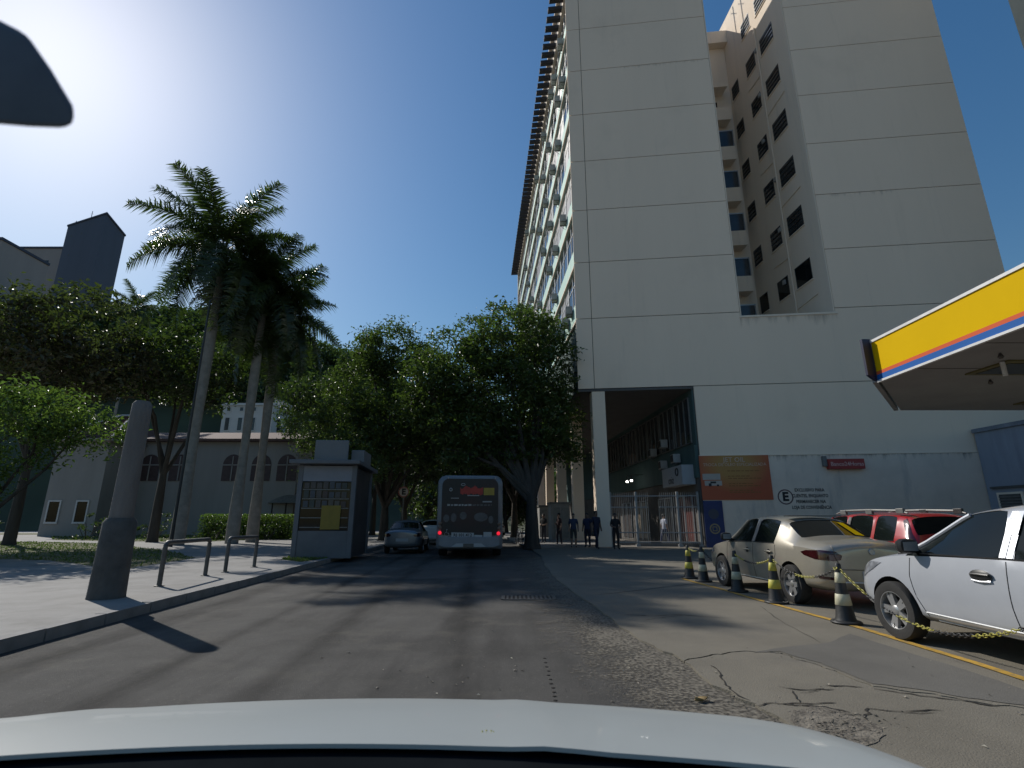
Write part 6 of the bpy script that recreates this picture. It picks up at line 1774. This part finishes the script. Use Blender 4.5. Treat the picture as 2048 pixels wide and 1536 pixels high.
# tiled house on the left behind the lawn
hg = mat('house_render', (.28, .265, .245), .9, .12, .5, streak=True)
t, w, h = px_box('tiled_house', 'old rendered house with hipped clay tile roof behind the lawn', 118, 222, 878, 46, 9, hg, .135)
b = MB(); rz_ = D(170, 850, 48).z - .135
ro = [(-w/2 - .5, -.6), (w/2 + .5, -.6), (w/2 + .5, 9.6), (-w/2 - .5, 9.6)]
R1 = Vector((-w * .12, 4.5, rz_ + 1.3)); R2 = Vector((w * .12, 4.5, rz_ + 1.3))
n = 26
for (p0, p1, q0, q1) in ((ro[0], ro[1], R1, R2), (ro[1], ro[2], R2, R2), (ro[3], ro[0], R1, R1), (ro[2], ro[3], R2, R1)):
    p0 = Vector((*p0, h)); p1 = Vector((*p1, h))
    for k in range(n):
        for q in (0, 1):
            t0 = (k + q * .5) / n; t1 = (k + q * .5 + .5) / n; up_ = Vector((0, 0, .09))
            a0, a1 = p0.lerp(p1, t0), p0.lerp(p1, t1); b0, b1 = q0.lerp(q1, t0), q0.lerp(q1, t1)
            if q == 0: b.quad(a0, a1 + up_, b1 + up_, b0)
            else: b.quad(a0 + up_, a1, b1, b0 + up_)
rf = b.build('roof', tile_m, t)
b = MB()
for p_, q_ in ((R1, R2), (Vector((*ro[0], h)), R1), (Vector((*ro[1], h)), R2)): b.tube([p_ + Vector((0, 0, .1)), q_ + Vector((0, 0, .1))], .12, 6)
b.build('ridge_tiles', mat('ridge_mortar', (.5, .47, .43), .9, .15, 3), rf)
b = MB(); b.box(-w/2 - .55, w/2 + .55, -.65, 9.65, h - .2, h - .003); b.build('eaves', hg, t)
for x in (-w * .3, w * .22): hwin(t, x, 1.2, .9, 1.7, dark_glass)
t, w, h = px_box('chapel', 'long plain house with dark arched windows behind the lawn', 232, 600, 884, 50, 10, hg, .135)
for ax_ in (296, 356, 462, 520, 572):
    D0 = D(ax_, 955, 50)
    b = MB(); cx_ = D0.x - t.location.x; z0 = D(ax_, 962, 50).z - .135; hw = D(ax_ + 20, 950, 50).x - D0.x; zs_ = D(ax_, 930, 50).z - .135
    pts = [(cx_ - hw, -.05, z0), (cx_ + hw, -.05, z0)] + [(cx_ + hw * math.cos(a), -.05, zs_ + hw * 1.1 * math.sin(a)) for a in np.linspace(0, math.pi, 13)]
    b.slab(pts, (0, 1, 0), .06); aw = b.build('arched_window', mat('arch_dark', (.06, .035, .035), .6, .3, 3), t)
    b = MB(); b.box(cx_ - .05, cx_ + .05, -.09, -.053, z0, zs_ + hw * .9); b.box(cx_ - hw, cx_ + hw, -.09, -.053, zs_ - .05, zs_ + .05); b.build('glazing_bar', hg, aw)
b = MB(); b.prism([(-w/2 - .4, -.5), (w/2 + .4, -.5), (w/2 + .4, 10.4), (-w/2 - .4, 10.4)], h + .003, h + .25); b.build('roof_edge', tile_m, t)
b = MB(); zt = h + .253; b._add([(-w/2 - .4, -.5, zt), (w/2 + .4, -.5, zt), (w/2 + .4, 10.4, zt), (-w/2 - .4, 10.4, zt), (-w/2 - .4, 5, zt + 1.5), (w/2 + .4, 5, zt + 1.5)], [(0, 1, 5, 4), (2, 3, 4, 5), (1, 2, 5), (3, 0, 4)]); b.build('roof', tile_m, t)
# ================================================================== LITTER
b = MB()
pet = mat('pale_petal', (.30, .27, .22), .8, .2, 20, island=.5)
for k in range(44):
    px = random.uniform(620, 1330); py = random.uniform(1225, 1410)
    p = G(px, py, .006); a = random.uniform(0, 6.28); L_ = random.uniform(.007, .022) ; w = L_ * random.uniform(.3, .8)
    d = Vector((math.cos(a), math.sin(a), 0)); s = Vector((-d.y, d.x, 0))
    b._add([p - d * L_, p + s * w + Vector((0, 0, .008)), p + d * L_, p - s * w + Vector((0, 0, .004))], [(0, 1, 2), (0, 2, 3)])
for k in range(34):
    px = random.uniform(1350, 2040); py = random.uniform(1300, 1520)
    p = G(px, py, SLABZ + .008); a = random.uniform(0, 6.28); L_ = random.uniform(.006, .018); w = L_ * random.uniform(.3, .8)
    d = Vector((math.cos(a), math.sin(a), 0)); s = Vector((-d.y, d.x, 0))
    b._add([p - d * L_, p + s * w + Vector((0, 0, .006)), p + d * L_, p - s * w + Vector((0, 0, .003))], [(0, 1, 2), (0, 2, 3)])
stuff(b.build('leaf_litter', pet), 'scattered pale petals and leaf scraps on the road', 'litter')
p = G(1403, 1404, .004)
t = thing('dry_leaf', 'curled tan dry leaf lying on the road edge', 'leaf', tuple(p), .4)
b = MB(); b.smooth = True
vs = []; 
for i in range(7):
    x = -.06 + .02 * i; w = .035 * math.sin(math.pi * (i + .4) / 7.2)
    vs += [(x, -w, .004 + .022 * abs(i - 3) / 3 + .02), (x, 0, .003 + .012 * abs(i - 3) / 3), (x, w, .022 + .006 * i / 6)]
fs = [(i*3+j, i*3+j+1, i*3+j+4, i*3+j+3) for i in range(6) for j in range(2)]
b._add(vs, fs); o = b.build('blade', mat('dry_leaf', (.28, .20, .09), .8, .25, 30), t); so = o.modifiers.new('t', 'SOLIDIFY'); so.thickness = .002
b = MB(); b.tube([(-.06, 0, .014), (-.1, .01, .01)], .002, 4); b.build('stalk', bark_m, t)
